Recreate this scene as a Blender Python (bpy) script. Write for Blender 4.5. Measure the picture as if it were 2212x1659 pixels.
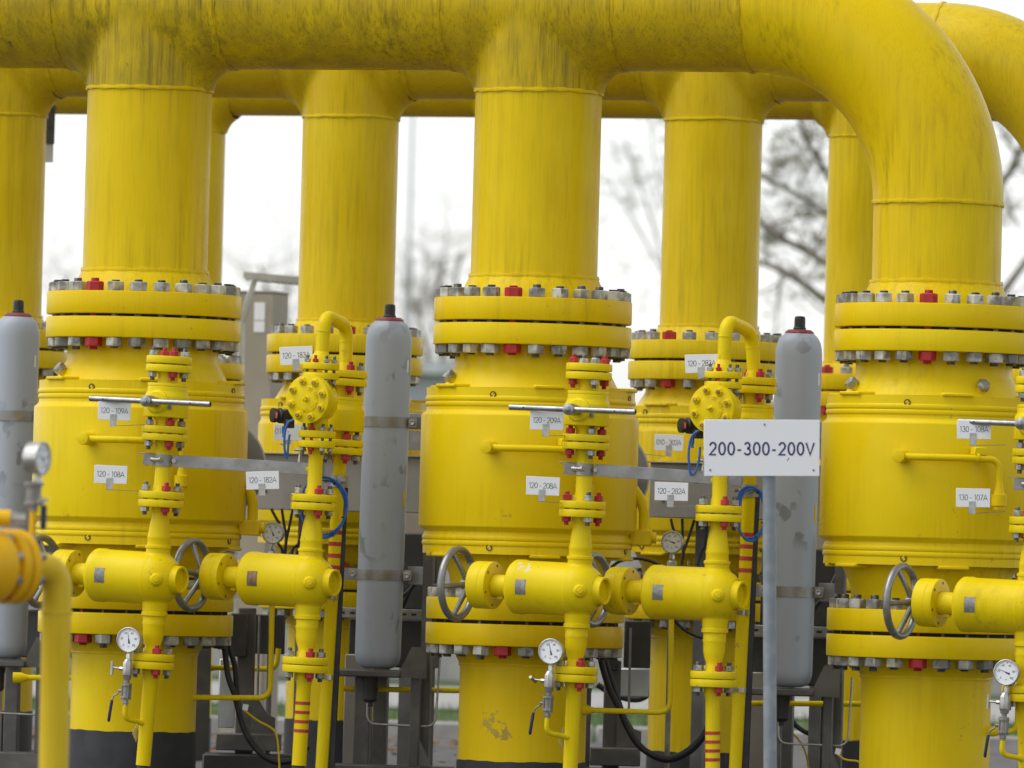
import bpy, bmesh, math, random
import numpy as np
from mathutils import Vector, Matrix
pi = math.pi
R_ = math.radians
for o in list(bpy.data.objects): bpy.data.objects.remove(o)
S = bpy.context.scene
COL = S.collection

# ------------------------------------------------------------------ camera, sky, sun, exposure
F = 16410.0                    # focal length in units of the 2212 px wide survey picture
CAMY, CAMZ = -30.0, 1.0
PITCH, ROLL = math.atan(371 / F), R_(1.5)
cam = bpy.data.cameras.new('camera'); camo = bpy.data.objects.new('camera', cam); COL.objects.link(camo)
cam.sensor_fit = 'HORIZONTAL'; cam.sensor_width = 36.0; cam.lens = F / 2212 * 36.0
cam.clip_start = 0.5; cam.clip_end = 3000
_f = Vector((0, math.cos(PITCH), math.sin(PITCH))); _u = Vector((0, -math.sin(PITCH), math.cos(PITCH))); _r = Vector((1, 0, 0))
_r2 = _r * math.cos(ROLL) + _u * math.sin(ROLL); _u2 = -_r * math.sin(ROLL) + _u * math.cos(ROLL)
camo.matrix_world = Matrix(((_r2.x, _u2.x, -_f.x, 0), (_r2.y, _u2.y, -_f.y, CAMY), (_r2.z, _u2.z, -_f.z, CAMZ), (0, 0, 0, 1)))
cam.dof.use_dof = True; cam.dof.focus_distance = 29.35; cam.dof.aperture_fstop = 4.6; cam.dof.aperture_blades = 9
S.camera = camo

W = bpy.data.worlds.new('World'); S.world = W; W.use_nodes = True
nt = W.node_tree; nt.nodes.clear()
sky = nt.nodes.new('ShaderNodeTexSky'); sky.sky_type = 'NISHITA'; sky.sun_disc = False
SUN_EL, SUN_AZ = R_(58), R_(-104)      # azimuth measured clockwise from +Y: behind the camera, to its left
sky.sun_elevation = SUN_EL; sky.sun_rotation = SUN_AZ
sky.air_density = 1.0; sky.dust_density = 1.0; sky.ozone_density = 1.0
hs = nt.nodes.new('ShaderNodeHueSaturation'); hs.inputs['Saturation'].default_value = 0.16
bg = nt.nodes.new('ShaderNodeBackground'); bg.inputs['Strength'].default_value = 0.125
wo = nt.nodes.new('ShaderNodeOutputWorld')
nt.links.new(sky.outputs[0], hs.inputs['Color']); nt.links.new(hs.outputs[0], bg.inputs[0]); nt.links.new(bg.outputs[0], wo.inputs[0])
sun = bpy.data.lights.new('sun', 'SUN'); sun.energy = 0.9; sun.angle = R_(50); sun.color = (1, 0.97, 0.92)
suno = bpy.data.objects.new('sun', sun); COL.objects.link(suno)
_sd = Vector((math.sin(SUN_AZ) * math.cos(SUN_EL), math.cos(SUN_AZ) * math.cos(SUN_EL), math.sin(SUN_EL)))
suno.rotation_euler = _sd.to_track_quat('Z', 'Y').to_euler(); suno.location = (-10, -20, 30)
S.view_settings.view_transform = 'Standard'; S.view_settings.look = 'None'
S.view_settings.exposure = 0.86; S.view_settings.gamma = 1.0
S.render.engine = 'CYCLES'

# ------------------------------------------------------------------ survey: a picture point at a known depth -> a place in the yard
KS = {1: (0, 1094.5, .3404), 2: (721.6, 1094.5, .3404), 3: (1458.9, 1094.5, .3404), 4: (0, 546, .3404), 5: (721.6, 546, .3404), 6: (1458.9, 546, .3404),
      'z1': (476.9, 1223.6, .26255), 'z2': (709.1, 1160.9, .3005), 'z3': (1292.7, 1160.9, .3002), 'z4': (1631.5, 1160.9, .3002),
      'z5': (514.6, 815.8, .2459), 'z6': (0, 928.7, .2345), 'z7': (1342.9, 815.8, .2458), 'z8': (1945.3, 753, .3027)}
def q(k, x, y):
    a = KS[k]; return (a[0] + a[2] * x, a[1] + a[2] * y)
def at(u, v, Y):
    x, y = (u - 1106) / F, (829.5 - v) / F
    d = _f + _r2 * x + _u2 * y
    t = (Y - CAMY) / d.y
    return Vector((0, CAMY, CAMZ)) + d * t
def pxm(Y): return F / (30 + Y)
TH = R_(18); TT = math.tan(TH)
def YR(u, off=0.0):
    Y = off
    for _ in range(6): Y = off - TT * (u - 1106) / F * (30 + Y)
    return Y

# ------------------------------------------------------------------ materials
def newmat(name):
    m = bpy.data.materials.new(name); m.use_nodes = True
    n = m.node_tree.nodes; b = n['Principled BSDF']
    return m, m.node_tree, b
def N(t, typ, **kw):
    n = t.nodes.new(typ)
    for k, v in kw.items():
        if k.startswith('i_'): n.inputs[k[2:].replace('_', ' ')].default_value = v
        else: setattr(n, k, v)
    return n
def ramp(t, src, a, b, ca=(0, 0, 0, 1), cb=(1, 1, 1, 1)):
    r = t.nodes.new('ShaderNodeValToRGB'); r.color_ramp.elements[0].position = a; r.color_ramp.elements[1].position = b
    r.color_ramp.elements[0].color = ca; r.color_ramp.elements[1].color = cb
    t.links.new(src, r.inputs[0]); return r.outputs[0]
def noise(t, vec, scale, detail=4, rough=.55):
    n = N(t, 'ShaderNodeTexNoise'); n.inputs['Scale'].default_value = scale; n.inputs['Detail'].default_value = detail
    n.inputs['Roughness'].default_value = rough; t.links.new(vec, n.inputs['Vector']); return n.outputs[0]
def mapping(t, vec, sc, loc=(0, 0, 0)):
    m = N(t, 'ShaderNodeMapping'); m.inputs['Scale'].default_value = sc; m.inputs['Location'].default_value = loc
    t.links.new(vec, m.inputs['Vector']); return m.outputs[0]
def mixc(t, fac, a, b):
    m = N(t, 'ShaderNodeMix', data_type='RGBA')
    for s, v in ((0, fac), (6, a), (7, b)):
        if hasattr(v, 'links'): t.links.new(v, m.inputs[s])
        else: m.inputs[s].default_value = v
    return m.outputs[2]
def mul(t, a, b):
    m = N(t, 'ShaderNodeMath', operation='MULTIPLY')
    for i, v in enumerate((a, b)):
        if hasattr(v, 'links'): t.links.new(v, m.inputs[i])
        else: m.inputs[i].default_value = v
    return m.outputs[0]
def bump(t, b, h, strength, dist=.002):
    n = N(t, 'ShaderNodeBump'); n.inputs['Strength'].default_value = strength; n.inputs['Distance'].default_value = dist
    t.links.new(h, n.inputs['Height']); t.links.new(n.outputs[0], b.inputs['Normal'])
def c4(c): return (*c, 1)
def paint(name, base, pale, dirt=.25, grime=(.10, .075, .012), rough=.30, loc=(0, 0, 0), fine=1.0, top=None, patchy=(.40, .68), chips=0.0):
    m, t, b = newmat(name)
    pos = N(t, 'ShaderNodeNewGeometry').outputs['Position']
    pos = mapping(t, pos, (1, 1, 1), loc)
    big = ramp(t, noise(t, pos, 2.2, 3), .35, .68)
    col = mixc(t, big, c4(base), c4(pale))
    st = noise(t, mapping(t, pos, (26, 26, 1.1)), 1.6, 5, .62)
    patch = ramp(t, noise(t, mapping(t, pos, (2.1, 2.1, 1.0)), 1.7, 4), patchy[0], patchy[1])
    sm = mul(t, mul(t, ramp(t, st, .47, .74), patch), dirt * 1.35)
    if top:      # the header is dirtier towards the trees at its far end
        sx = N(t, 'ShaderNodeSeparateXYZ'); t.links.new(pos, sx.inputs[0]); mr = N(t, 'ShaderNodeMapRange'); t.links.new(sx.outputs[0], mr.inputs[0])
        for i_, v_ in enumerate((-.6, 3.0, 1.25, .55)): mr.inputs[1 + i_].default_value = v_
        sm = mul(t, sm, mr.outputs[0]); top_s = mr.outputs[0]
    col = mixc(t, sm, col, c4(grime))
    fs = noise(t, mapping(t, pos, (95, 95, 4.5)), 1.5, 3, .6)
    col = mixc(t, mul(t, ramp(t, fs, .5, .8), dirt * .75 * fine), col, c4(grime))
    sp = ramp(t, noise(t, pos, 85, 2), .70, .80)
    col = mixc(t, mul(t, sp, dirt * .5), col, c4((.12, .09, .03)))
    if chips:    # knocks down to the primer, in clusters
        ck = mul(t, ramp(t, noise(t, pos, 30, 4, .6), .66, .69), ramp(t, noise(t, pos, 3.7, 2), .52, .6))
        col = mixc(t, mul(t, ck, chips), col, c4((.30, .20, .06)))
    if top:      # settled dirt: a film with soot flecks
        ft = ramp(t, noise(t, mapping(t, pos, (6, 6, 3)), 1.3, 5, .65), .3, .72)
        col = mixc(t, mul(t, mul(t, ft, top_s), top), col, c4((.235, .175, .022)))
        fl = ramp(t, noise(t, mapping(t, pos, (9, 9, 6)), 1.9, 6, .7), .645, .72)
        col = mixc(t, mul(t, mul(t, fl, top_s), top * .9), col, c4((.06, .052, .022)))
    t.links.new(col, b.inputs['Base Color'])
    rr = ramp(t, noise(t, pos, 7, 3), .3, .7, (rough - .06,) * 3 + (1,), (rough + .12,) * 3 + (1,))
    t.links.new(rr, b.inputs['Roughness'])
    b.inputs['Specular IOR Level'].default_value = .13
    bump(t, b, noise(t, pos, 120, 3), .22, .0016)
    return m
Y1, Y2 = (.71, .485, .002), (.75, .545, .005)
M = {}
M['yel'] = paint('yellow_paint', Y1, Y2, .45, grime=(.16, .10, .01), fine=.3, patchy=(.5, .7), chips=.6)
M['yel_valve'] = paint('yellow_valve_paint', (.72, .505, .002), (.765, .58, .008), .34, grime=(.22, .14, .008), fine=.22, patchy=(.5, .74), chips=.5)
M['yel_small'] = paint('yellow_fitting_paint', (.715, .53, .002), (.76, .59, .010), .32, fine=.3, loc=(3, 1, 5), patchy=(.45, .7), chips=.8)
M['yel_col'] = paint('yellow_riser_paint', (.69, .475, .002), (.735, .54, .006), .5, grime=(.24, .155, .008), fine=.6)
M['yel_head'] = paint('yellow_header_paint', (.62, .425, .004), (.68, .495, .010), .85, grime=(.12, .088, .014), top=.7, fine=1.3, loc=(1.56, -.5, 0))
M['yel_r2'] = paint('yellow_back_row_paint', (.68, .475, .004), (.74, .55, .016), .42, grime=(.26, .165, .012), loc=(7, 3, 2))
M['yel_r2h'] = paint('yellow_back_header_paint', (.63, .43, .005), (.69, .50, .014), .55, grime=(.15, .105, .014), loc=(7, 3, 2), top=.35)
M['ora'] = paint('warm_yellow_paint', (.74, .405, .006), (.78, .46, .018), .15, loc=(2, 9, 4))
M['ora2'] = paint('ochre_pipe_paint', (.64, .44, .012), (.70, .51, .035), .2, loc=(2, 9, 4))
def flat(name, col, rough=.5, metal=0.0, var=.0, col2=None, scale=20, bmp=0, thr=(.45, .62)):
    m, t, b = newmat(name)
    b.inputs['Roughness'].default_value = rough; b.inputs['Metallic'].default_value = metal
    b.inputs['Base Color'].default_value = c4(col)
    if col2:
        pos = N(t, 'ShaderNodeNewGeometry').outputs['Position']
        f = ramp(t, noise(t, pos, scale, 4), *thr)
        t.links.new(mixc(t, f, c4(col), c4(col2)), b.inputs['Base Color'])
        if bmp: bump(t, b, noise(t, pos, scale * 4, 3), bmp)
    return m
M['galv'] = flat('galvanised_nut', (.22, .22, .20), .5, .2, col2=(.56, .55, .49), scale=16, bmp=.2)
m, t, b = newmat('galvanised_nut_weathered'); pos = N(t, 'ShaderNodeNewGeometry').outputs['Position']
cc = mixc(t, ramp(t, noise(t, pos, 16, 4), .42, .64), c4((.17, .17, .155)), c4((.56, .55, .49)))
cc = mixc(t, mul(t, ramp(t, noise(t, pos, 9, 3), .60, .66), .55), cc, c4((.50, .40, .10)))
cc = mixc(t, mul(t, ramp(t, noise(t, mapping(t, pos, (1, 1, .5), (4, 2, 1)), 26, 4), .60, .68), .8), cc, c4((.09, .07, .045)))
t.links.new(cc, b.inputs['Base Color']); b.inputs['Roughness'].default_value = .55; b.inputs['Metallic'].default_value = .1; bump(t, b, noise(t, pos, 70, 3), .25); M['galv'] = m
M['stud'] = flat('stud_steel', (.10, .10, .095), .45, .7, col2=(.2, .2, .19), scale=60)
M['zinc'] = flat('zinc_bolt', (.28, .28, .27), .35, .6, col2=(.50, .50, .48), scale=45)
M['red'] = flat('red_cap', (.36, .010, .016), .5, 0, col2=(.42, .022, .026), scale=30)
M['redold'] = flat('red_tape', (.42, .04, .025), .55, 0, col2=(.36, .015, .02), scale=25)
M['black'] = flat('black_rubber', (.012, .012, .013), .5, 0, col2=(.022, .022, .023), scale=30)
M['bitumen'] = flat('black_coating', (.017, .018, .021), .6, 0, col2=(.03, .031, .034), scale=9)
M['gap'] = flat('gasket_dark', (.012, .011, .008), .8)
M['steel'] = flat('stainless_steel', (.42, .41, .39), .36, .85, col2=(.52, .51, .49), scale=30)
M['steel_dull'] = flat('dull_steel', (.20, .195, .18), .5, .5, col2=(.30, .29, .27), scale=10)
M['bar'] = flat('steel_flat_bar', (.27, .265, .255), .45, .55, col2=(.36, .355, .345), scale=12)
M['tbar'] = flat('zinc_handle', (.36, .36, .36), .32, .85, col2=(.26, .26, .26), scale=30)
M['cast'] = flat('cast_handwheel', (.23, .23, .23), .38, .65, col2=(.30, .30, .295), scale=22)
M['frame'] = flat('rack_steel', (.10, .096, .088), .6, .2, col2=(.15, .144, .132), scale=6)
M['panel'] = flat('cabinet_steel', (.27, .25, .215), .42, .25, col2=(.31, .29, .25), scale=5)
M['panel_dk'] = flat('dark_cabinet', (.035, .034, .031), .55, .1, col2=(.052, .05, .046), scale=6)
M['brown'] = flat('tan_cabinet', (.31, .27, .20), .55, 0, col2=(.34, .30, .23), scale=4)
M['galvsheet'] = flat('galvanised_sheet', (.48, .50, .50), .4, .6, col2=(.58, .60, .60), scale=8)
M['post'] = flat('galvanised_post', (.20, .235, .255), .5, .35, col2=(.26, .29, .31), scale=14)
M['white'] = flat('white_plate', (.80, .80, .80), .35)
M['signw'] = flat('white_sign', (.78, .79, .81), .3)
M['ink'] = flat('black_ink', (.02, .02, .022), .5)
M['navy'] = flat('navy_ink', (.018, .018, .11), .5)
M['blue'] = flat('blue_cable', (.02, .11, .40), .4, 0, col2=(.03, .14, .46), scale=30)
M['bluegrip'] = flat('dark_blue_grip', (.012, .013, .055), .5)
M['brass_plate'] = flat('bronze_nameplate', (.17, .11, .055), .45, .5, col2=(.23, .16, .09), scale=60)
M['nameplate'] = flat('steel_nameplate', (.20, .195, .18), .4, .6, col2=(.27, .265, .25), scale=70)
M['dial'] = flat('gauge_dial', (.80, .82, .84), .3)
M['glassy'] = flat('gauge_red', (.55, .03, .03), .4)
M['rust'] = flat('rusty_nut', (.24, .11, .025), .6, .1, col2=(.55, .38, .03), scale=55)
M['collar'] = flat('maroon_collar', (.20, .022, .03), .5, 0, col2=(.27, .05, .055), scale=30)
M['concrete'] = flat('concrete', (.36, .35, .33), .85, 0, col2=(.27, .265, .25), scale=4, bmp=.4)
M['asphalt'] = flat('yard_gravel', (.075, .072, .068), .9, 0, col2=(.12, .115, .105), scale=9, bmp=.5)
M['grass'] = flat('grass_ground', (.055, .10, .022), .9, 0, col2=(.09, .125, .035), scale=2.5)
M['blade'] = flat('grass_blade', (.07, .14, .025), .7, 0, col2=(.13, .17, .05), scale=2)
M['leaf'] = flat('leaf_litter', (.20, .11, .045), .8, 0, col2=(.28, .17, .07), scale=3)
M['bark'] = flat('tree_bark', (.055, .045, .035), .85, 0, col2=(.10, .085, .06), scale=6)
M['twig'] = flat('twig_bark', (.17, .145, .11), .85, 0, col2=(.24, .21, .16), scale=6)
M['bud'] = flat('young_leaf', (.16, .17, .045), .7, 0, col2=(.24, .22, .08), scale=3)
M['evergreen'] = flat('hedge_leaf', (.03, .038, .028), .8, 0, col2=(.05, .06, .04), scale=3)
M['shed'] = flat('grey_wall', (.40, .41, .45), .7, 0, col2=(.45, .46, .49), scale=1)
M['mast'] = flat('mast_paint', (.62, .62, .64), .5)
# bottle: grey paint with damp patches
m, t, b = newmat('grey_bottle_paint')
pos = N(t, 'ShaderNodeNewGeometry').outputs['Position']
f1 = ramp(t, noise(t, mapping(t, pos, (1, 1, .8)), 11, 4, .5), .575, .62)
f2 = ramp(t, noise(t, pos, 3.1, 2), .46, .58)
cc = mixc(t, mul(t, mul(t, f1, f2), .75), c4((.37, .41, .48)), c4((.17, .185, .205)))
t.links.new(cc, b.inputs['Base Color']); b.inputs['Roughness'].default_value = .42
M['bottle'] = m
# lower riser with chipped paint
m = paint('yellow_chipped_paint', (.68, .465, .002), (.72, .52, .006), .12, fine=.3); M['yel_chip'] = m
t = m.node_tree; b = t.nodes['Principled BSDF']
pos = N(t, 'ShaderNodeNewGeometry').outputs['Position']
cp = at(1075, 1580, -.24)
def spotmask(c, r, th, t=t, pos=pos):
    d = N(t, 'ShaderNodeVectorMath', operation='DISTANCE'); t.links.new(mapping(t, pos, (1, 1, 1.5)), d.inputs[0]); d.inputs[1].default_value = (c.x, c.y, c.z * 1.5)
    a = ramp(t, d.outputs['Value'], 0, r, (1, 1, 1, 1), (0, 0, 0, 1))
    n2 = N(t, 'ShaderNodeMath', operation='MULTIPLY_ADD'); t.links.new(noise(t, pos, 42, 5, .6), n2.inputs[0]); n2.inputs[1].default_value = 1.0
    t.links.new(mul(t, a, .42), n2.inputs[2])
    return ramp(t, n2.outputs[0], th, th + .03)
old = b.inputs['Base Color'].links[0].from_socket
cA = mixc(t, spotmask(at(1087, 1587, -.25), .10, .75), old, c4((.40, .27, .06)))
cA = mixc(t, spotmask(at(1055, 1562, -.25), .13, .80), cA, c4((.46, .32, .05)))
t.links.new(cA, b.inputs['Base Color'])
m = paint('yellow_worn_paint', (.715, .53, .002), (.76, .59, .010), .32, fine=.3, loc=(3, 1, 5), patchy=(.45, .7), chips=.8); M['yel_worn'] = m
t = m.node_tree; b = t.nodes['Principled BSDF']; pos = N(t, 'ShaderNodeNewGeometry').outputs['Position']
old = b.inputs['Base Color'].links[0].from_socket
cA = mixc(t, spotmask(at(1129, 1222, -.80), .075, .80, t, pos), old, c4((.60, .60, .52)))
t.links.new(cA, b.inputs['Base Color'])

# ------------------------------------------------------------------ mesh helpers
def axM(p, d, up=(0, 0, 1)):
    d = Vector(d).normalized(); u = Vector(up)
    if abs(d.dot(u)) > .98: u = Vector((0, 1, 0)) if abs(d.y) < .9 else Vector((1, 0, 0))
    x = u.cross(d).normalized(); y = d.cross(x)
    return Matrix(((x.x, y.x, d.x, p[0]), (x.y, y.y, d.y, p[1]), (x.z, y.z, d.z, p[2]), (0, 0, 0, 1)))
def T(x, y=0, z=0):
    return Matrix.Translation((x, y, z)) if not isinstance(x, Vector) else Matrix.Translation(x)
RX = lambda a: Matrix.Rotation(a, 4, 'X')
RY = lambda a: Matrix.Rotation(a, 4, 'Y')
RZ = lambda a: Matrix.Rotation(a, 4, 'Z')
def bev(prof, d=.003):
    out = [prof[0]]
    for i in range(1, len(prof) - 1):
        a, p, c = Vector(prof[i - 1]), Vector(prof[i]), Vector(prof[i + 1])
        e1, e2 = a - p, c - p
        if e1.length < 1e-6 or e2.length < 1e-6 or e1.angle(e2) > 2.7: out.append(tuple(p)); continue
        k1, k2 = min(d, e1.length * .4), min(d, e2.length * .4)
        out += [tuple(p + e1.normalized() * k1), tuple(p + e1.normalized() * k1 * .3 + e2.normalized() * k2 * .3), tuple(p + e2.normalized() * k2)]
    return out + [prof[-1]]
def smooth(pts, n=8):
    pts = [Vector(p) for p in pts]; P = [pts[0] * 2 - pts[1]] + pts + [pts[-1] * 2 - pts[-2]]; out = []
    for i in range(1, len(P) - 2):
        a, b_, c, d = P[i - 1:i + 3]
        for k in range(n):
            s = k / n
            out.append(.5 * ((2 * b_) + (c - a) * s + (2 * a - 5 * b_ + 4 * c - d) * s * s + (-a + 3 * b_ - 3 * c + d) * s ** 3))
    return out + [pts[-1]]
def fillet(pts, r, n=7):
    pts = [Vector(p) for p in pts]; out = [pts[0]]
    for i in range(1, len(pts) - 1):
        p = pts[i]; e1 = (pts[i - 1] - p); e2 = (pts[i + 1] - p); k = min(r, e1.length * .48, e2.length * .48)
        a, c = p + e1.normalized() * k, p + e2.normalized() * k
        for j in range(n + 1):
            s = j / n; out.append(a * (1 - s) ** 2 + p * 2 * s * (1 - s) + c * s * s)
    return out + [pts[-1]]
class MB:
    def __init__(s): s.v = []; s.f = []; s.m = []
    def add(s, vs, fs, Mx=None, mi=0):
        o = len(s.v)
        s.v += [tuple(Mx @ Vector(p)) if Mx is not None else tuple(p) for p in vs]
        s.f += [tuple(i + o for i in f) for f in fs]; s.m += [mi] * len(fs); return s
    def lathe(s, prof, seg=32, Mx=None, mi=0, a0=0.0, arc=2 * pi, cap=True):
        full = abs(arc - 2 * pi) < 1e-6; n = seg if full else seg + 1
        vs, ring = [], []
        for (r, z) in prof:
            if r < 1e-7: ring.append([len(vs)]); vs.append((0, 0, z))
            else:
                ring.append(list(range(len(vs), len(vs) + n)))
                vs += [(r * math.cos(a0 + arc * k / seg), r * math.sin(a0 + arc * k / seg), z) for k in range(n)]
        fs = []
        for A, B in zip(ring[:-1], ring[1:]):
            for k in range(seg):
                k2 = (k + 1) % n
                if len(A) == 1 and len(B) == 1: continue
                if len(A) == 1: fs.append((A[0], B[k2], B[k]))
                elif len(B) == 1: fs.append((A[k], A[k2], B[0]))
                else: fs.append((A[k], A[k2], B[k2], B[k]))
        return s.add(vs, fs, Mx, mi)
    def cyl(s, r, z0, z1, seg=24, Mx=None, mi=0, b=.0):
        p = [(0, z0), (r, z0), (r, z1), (0, z1)]
        return s.lathe(bev(p, b) if b else p, seg, Mx, mi)
    def box(s, c, sz, Mx=None, mi=0, b=0.0):
        x, y, z = sz[0] / 2, sz[1] / 2, sz[2] / 2
        if b <= 0:
            vs = [(c[0] + i * x, c[1] + j * y, c[2] + k * z) for i in (-1, 1) for j in (-1, 1) for k in (-1, 1)]
            return s.add(vs, [(0, 1, 3, 2), (4, 6, 7, 5), (0, 4, 5, 1), (2, 3, 7, 6), (0, 2, 6, 4), (1, 5, 7, 3)], Mx, mi)
        bm = bmesh.new(); bmesh.ops.create_cube(bm, size=1)
        for v in bm.verts: v.co = Vector((c[0] + v.co.x * sz[0], c[1] + v.co.y * sz[1], c[2] + v.co.z * sz[2]))
        bmesh.ops.bevel(bm, geom=list(bm.edges), offset=b, segments=1, affect='EDGES')
        bm.verts.index_update()
        s.add([v.co.copy() for v in bm.verts], [tuple(v.index for v in f.verts) for f in bm.faces], Mx, mi); bm.free(); return s
    def tube(s, pts, r, seg=10, mi=0, Mx=None, cap=True):
        pts = [Vector(p) for p in pts]; rs = r if isinstance(r, (list, tuple)) else [r] * len(pts)
        d0 = (pts[1] - pts[0]).normalized(); up = Vector((0, 0, 1)) if abs(d0.z) < .9 else Vector((1, 0, 0))
        x = up.cross(d0).normalized(); vs, n = [], len(pts)
        for i, p in enumerate(pts):
            d = (pts[min(i + 1, n - 1)] - pts[max(i - 1, 0)]).normalized()
            x = (x - d * x.dot(d)).normalized(); y = d.cross(x)
            vs += [p + (x * math.cos(2 * pi * k / seg) + y * math.sin(2 * pi * k / seg)) * rs[i] for k in range(seg)]
        fs = [(i * seg + k, i * seg + (k + 1) % seg, (i + 1) * seg + (k + 1) % seg, (i + 1) * seg + k) for i in range(n - 1) for k in range(seg)]
        if cap: fs += [tuple(range(seg))[::-1], tuple(range((n - 1) * seg, n * seg))]
        return s.add(vs, fs, Mx, mi)
    def prism(s, poly, y0, y1, Mx=None, mi=0):      # polygon in x,z; extruded along y
        n = len(poly)
        vs = [(p[0], y0, p[1]) for p in poly] + [(p[0], y1, p[1]) for p in poly]
        fs = [tuple(range(n)), tuple(range(2 * n - 1, n - 1, -1))] + [(i, i + n, (i + 1) % n + n, (i + 1) % n) for i in range(n)]
        return s.add(vs, fs, Mx, mi)
    def mesh(s, name, mats, ang=38):
        me = bpy.data.meshes.new(name); me.from_pydata(s.v, [], s.f)
        for mt in (mats if isinstance(mats, (list, tuple)) else [mats]): me.materials.append(M[mt] if isinstance(mt, str) else mt)
        if any(s.m): me.polygons.foreach_set('material_index', s.m)
        me.polygons.foreach_set('use_smooth', [True] * len(me.polygons))
        me.update(); me.set_sharp_from_angle(angle=R_(ang)); return me
def obj(name, me, parent=None, Mx=None):
    o = bpy.data.objects.new(name, me); COL.objects.link(o)
    if parent is not None: o.parent = parent
    if Mx is not None: o.matrix_local = Mx
    return o
def part(name, mb, mats, parent=None, Mx=None, ang=38): return obj(name, mb.mesh(name, mats, ang), parent, Mx)
def thing(name, label, cat, Mx=None, group=None):
    o = bpy.data.objects.new(name, None); COL.objects.link(o); o.empty_display_size = .1
    if Mx is not None: o.matrix_world = Mx
    return tag(o, label, cat, group)
def tag(o, label, cat, group=None):
    o['label'] = label; o['category'] = cat
    if group: o['group'] = group
    return o
def struct(o, kind='structure'):
    o['kind'] = kind; return o
_cache = {}
def shared(key, fn):
    if key not in _cache: _cache[key] = fn()
    return _cache[key]
rnd = random.Random(7)

# bolts: threaded stud with a hexagon nut at either end, origin mid-grip
def stud_mesh(rn, hn, rs, grip, prot, red=False, old=False):
    def f():
        mb = MB()
        for sgn in (1, -1):
            Mx = T(0, 0, sgn * grip / 2) @ (Matrix.Identity(4) if sgn > 0 else RX(pi))
            mb.lathe([(0, 0), (rn * .93, 0), (rn, hn * .06), (rn, hn * .90), (rn * .86, hn), (0, hn)], 6, Mx, 0)
            n = 4
            pr = [(rs, hn)]
            for k in range(n): pr += [(rs * .93, hn + prot * (k + .5) / n), (rs, hn + prot * (k + 1) / n)]
            mb.lathe(pr[:-1] + [(rs * .86, hn + prot), (0, hn + prot)], 12, Mx, 1)
        mb.lathe([(rs, -grip / 2), (rs, grip / 2)], 10, None, 1)
        return mb.mesh('stud_bolt', ['red', 'red'] if red else (['rust', 'rust'] if old else ['galv' if rn > .03 else 'zinc', 'stud']), 25)
    return shared(('stud', rn, hn, rs, grip, prot, red, old), f)
def studs(parent, Rb, n, phase, reds, dims, z=0.0):
    for k in range(n):
        a = -pi / 2 + TH + phase + 2 * pi * k / n        # k = 0 faces the viewer
        kk = k if k <= n / 2 else k - n
        obj('stud_bolt', stud_mesh(*dims[:4], dims[4] * rnd.choice((.7, 1, 1, 1.5)), red=kk in reds), parent, T(Rb * math.cos(a), Rb * math.sin(a), z) @ RZ(rnd.uniform(-.5, .5)))

# stroke lettering
def _arc(cx, cy, rx, ry, a0, a1, n=14): return [(cx + rx * math.cos(R_(a0 + (a1 - a0) * k / n)), cy + ry * math.sin(R_(a0 + (a1 - a0) * k / n))) for k in range(n + 1)]
GL = {'0': (.58, [_arc(.29, .5, .25, .5, 0, 360, 22)]), '1': (.42, [[(.08, .84), (.27, 1), (.27, 0)]]),
      '2': (.58, [_arc(.29, .71, .24, .29, 172, -38) + [(.03, 0), (.55, 0)]]), '3': (.58, [_arc(.27, .76, .20, .24, 165, -90) + _arc(.27, .26, .25, .26, 90, -160)]),
      '4': (.62, [[(.44, 0), (.44, 1), (.02, .24), (.58, .24)]]), '6': (.58, [_arc(.29, .31, .25, .31, 0, 360, 20), [(.06, .42), (.34, 1)]]),
      '7': (.56, [[(.03, 1), (.52, 1), (.16, 0)]]), '8': (.58, [_arc(.29, .76, .20, .24, 0, 360, 18), _arc(.29, .265, .25, .265, 0, 360, 18)]),
      '9': (.58, [_arc(.29, .69, .25, .31, 0, 360, 20), [(.52, .58), (.24, 0)]]), 'A': (.74, [[(.0, 0), (.36, 1), (.72, 0)], [(.12, .32), (.60, .32)]]),
      'V': (.66, [[(0, 1), (.33, 0), (.66, 1)]]), '-': (.42, [[(.04, .38), (.36, .38)]]), ' ': (.22, []),
      'C': (.62, [_arc(.32, .5, .30, .5, 50, 310)]), 'L': (.45, [[(.06, 1), (.06, 0), (.42, 0)]]), 'O': (.70, [_arc(.34, .5, .32, .5, 0, 360, 20)]),
      'S': (.5, [_arc(.25, .76, .19, .24, 40, 270) + _arc(.25, .26, .21, .26, 90, -140)]), 'E': (.48, [[(.45, 1), (.06, 1), (.06, 0), (.45, 0)], [(.06, .52), (.4, .52)]]),
      'D': (.62, [[(.06, 0), (.06, 1)] + _arc(.2, .5, .36, .5, 90, -90) + [(.06, 0)]]), 'H': (.62, [[(.06, 0), (.06, 1)], [(.54, 0), (.54, 1)], [(.06, .5), (.54, .5)]]),
      'G': (.68, [_arc(.34, .5, .31, .5, 50, 340) + [(.36, .42)]]), 'W': (.86, [[(0, 1), (.2, 0), (.42, .9), (.64, 0), (.84, 1)]]),
      'B': (.55, [[(.06, 0), (.06, 1)] + _arc(.22, .75, .24, .25, 90, -90) + _arc(.22, .25, .29, .25, 90, -90) + [(.06, 0)]]),
      '5': (.56, [[(.48, 1), (.14, 1), (.08, .55)] + _arc(.25, .33, .26, .33, 110, -150)]),
      'b': (.5, [[(.06, 1), (.06, 0)], _arc(.27, .3, .2, .3, 0, 360, 14)]), 'a': (.5, [_arc(.25, .3, .2, .3, 0, 360, 14), [(.45, .6), (.45, 0)]]), 'r': (.3, [[(.06, .6), (.06, 0)], [(.06, .35), (.14, .55), (.27, .58)]])}
DEPTH = 0.0
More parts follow.
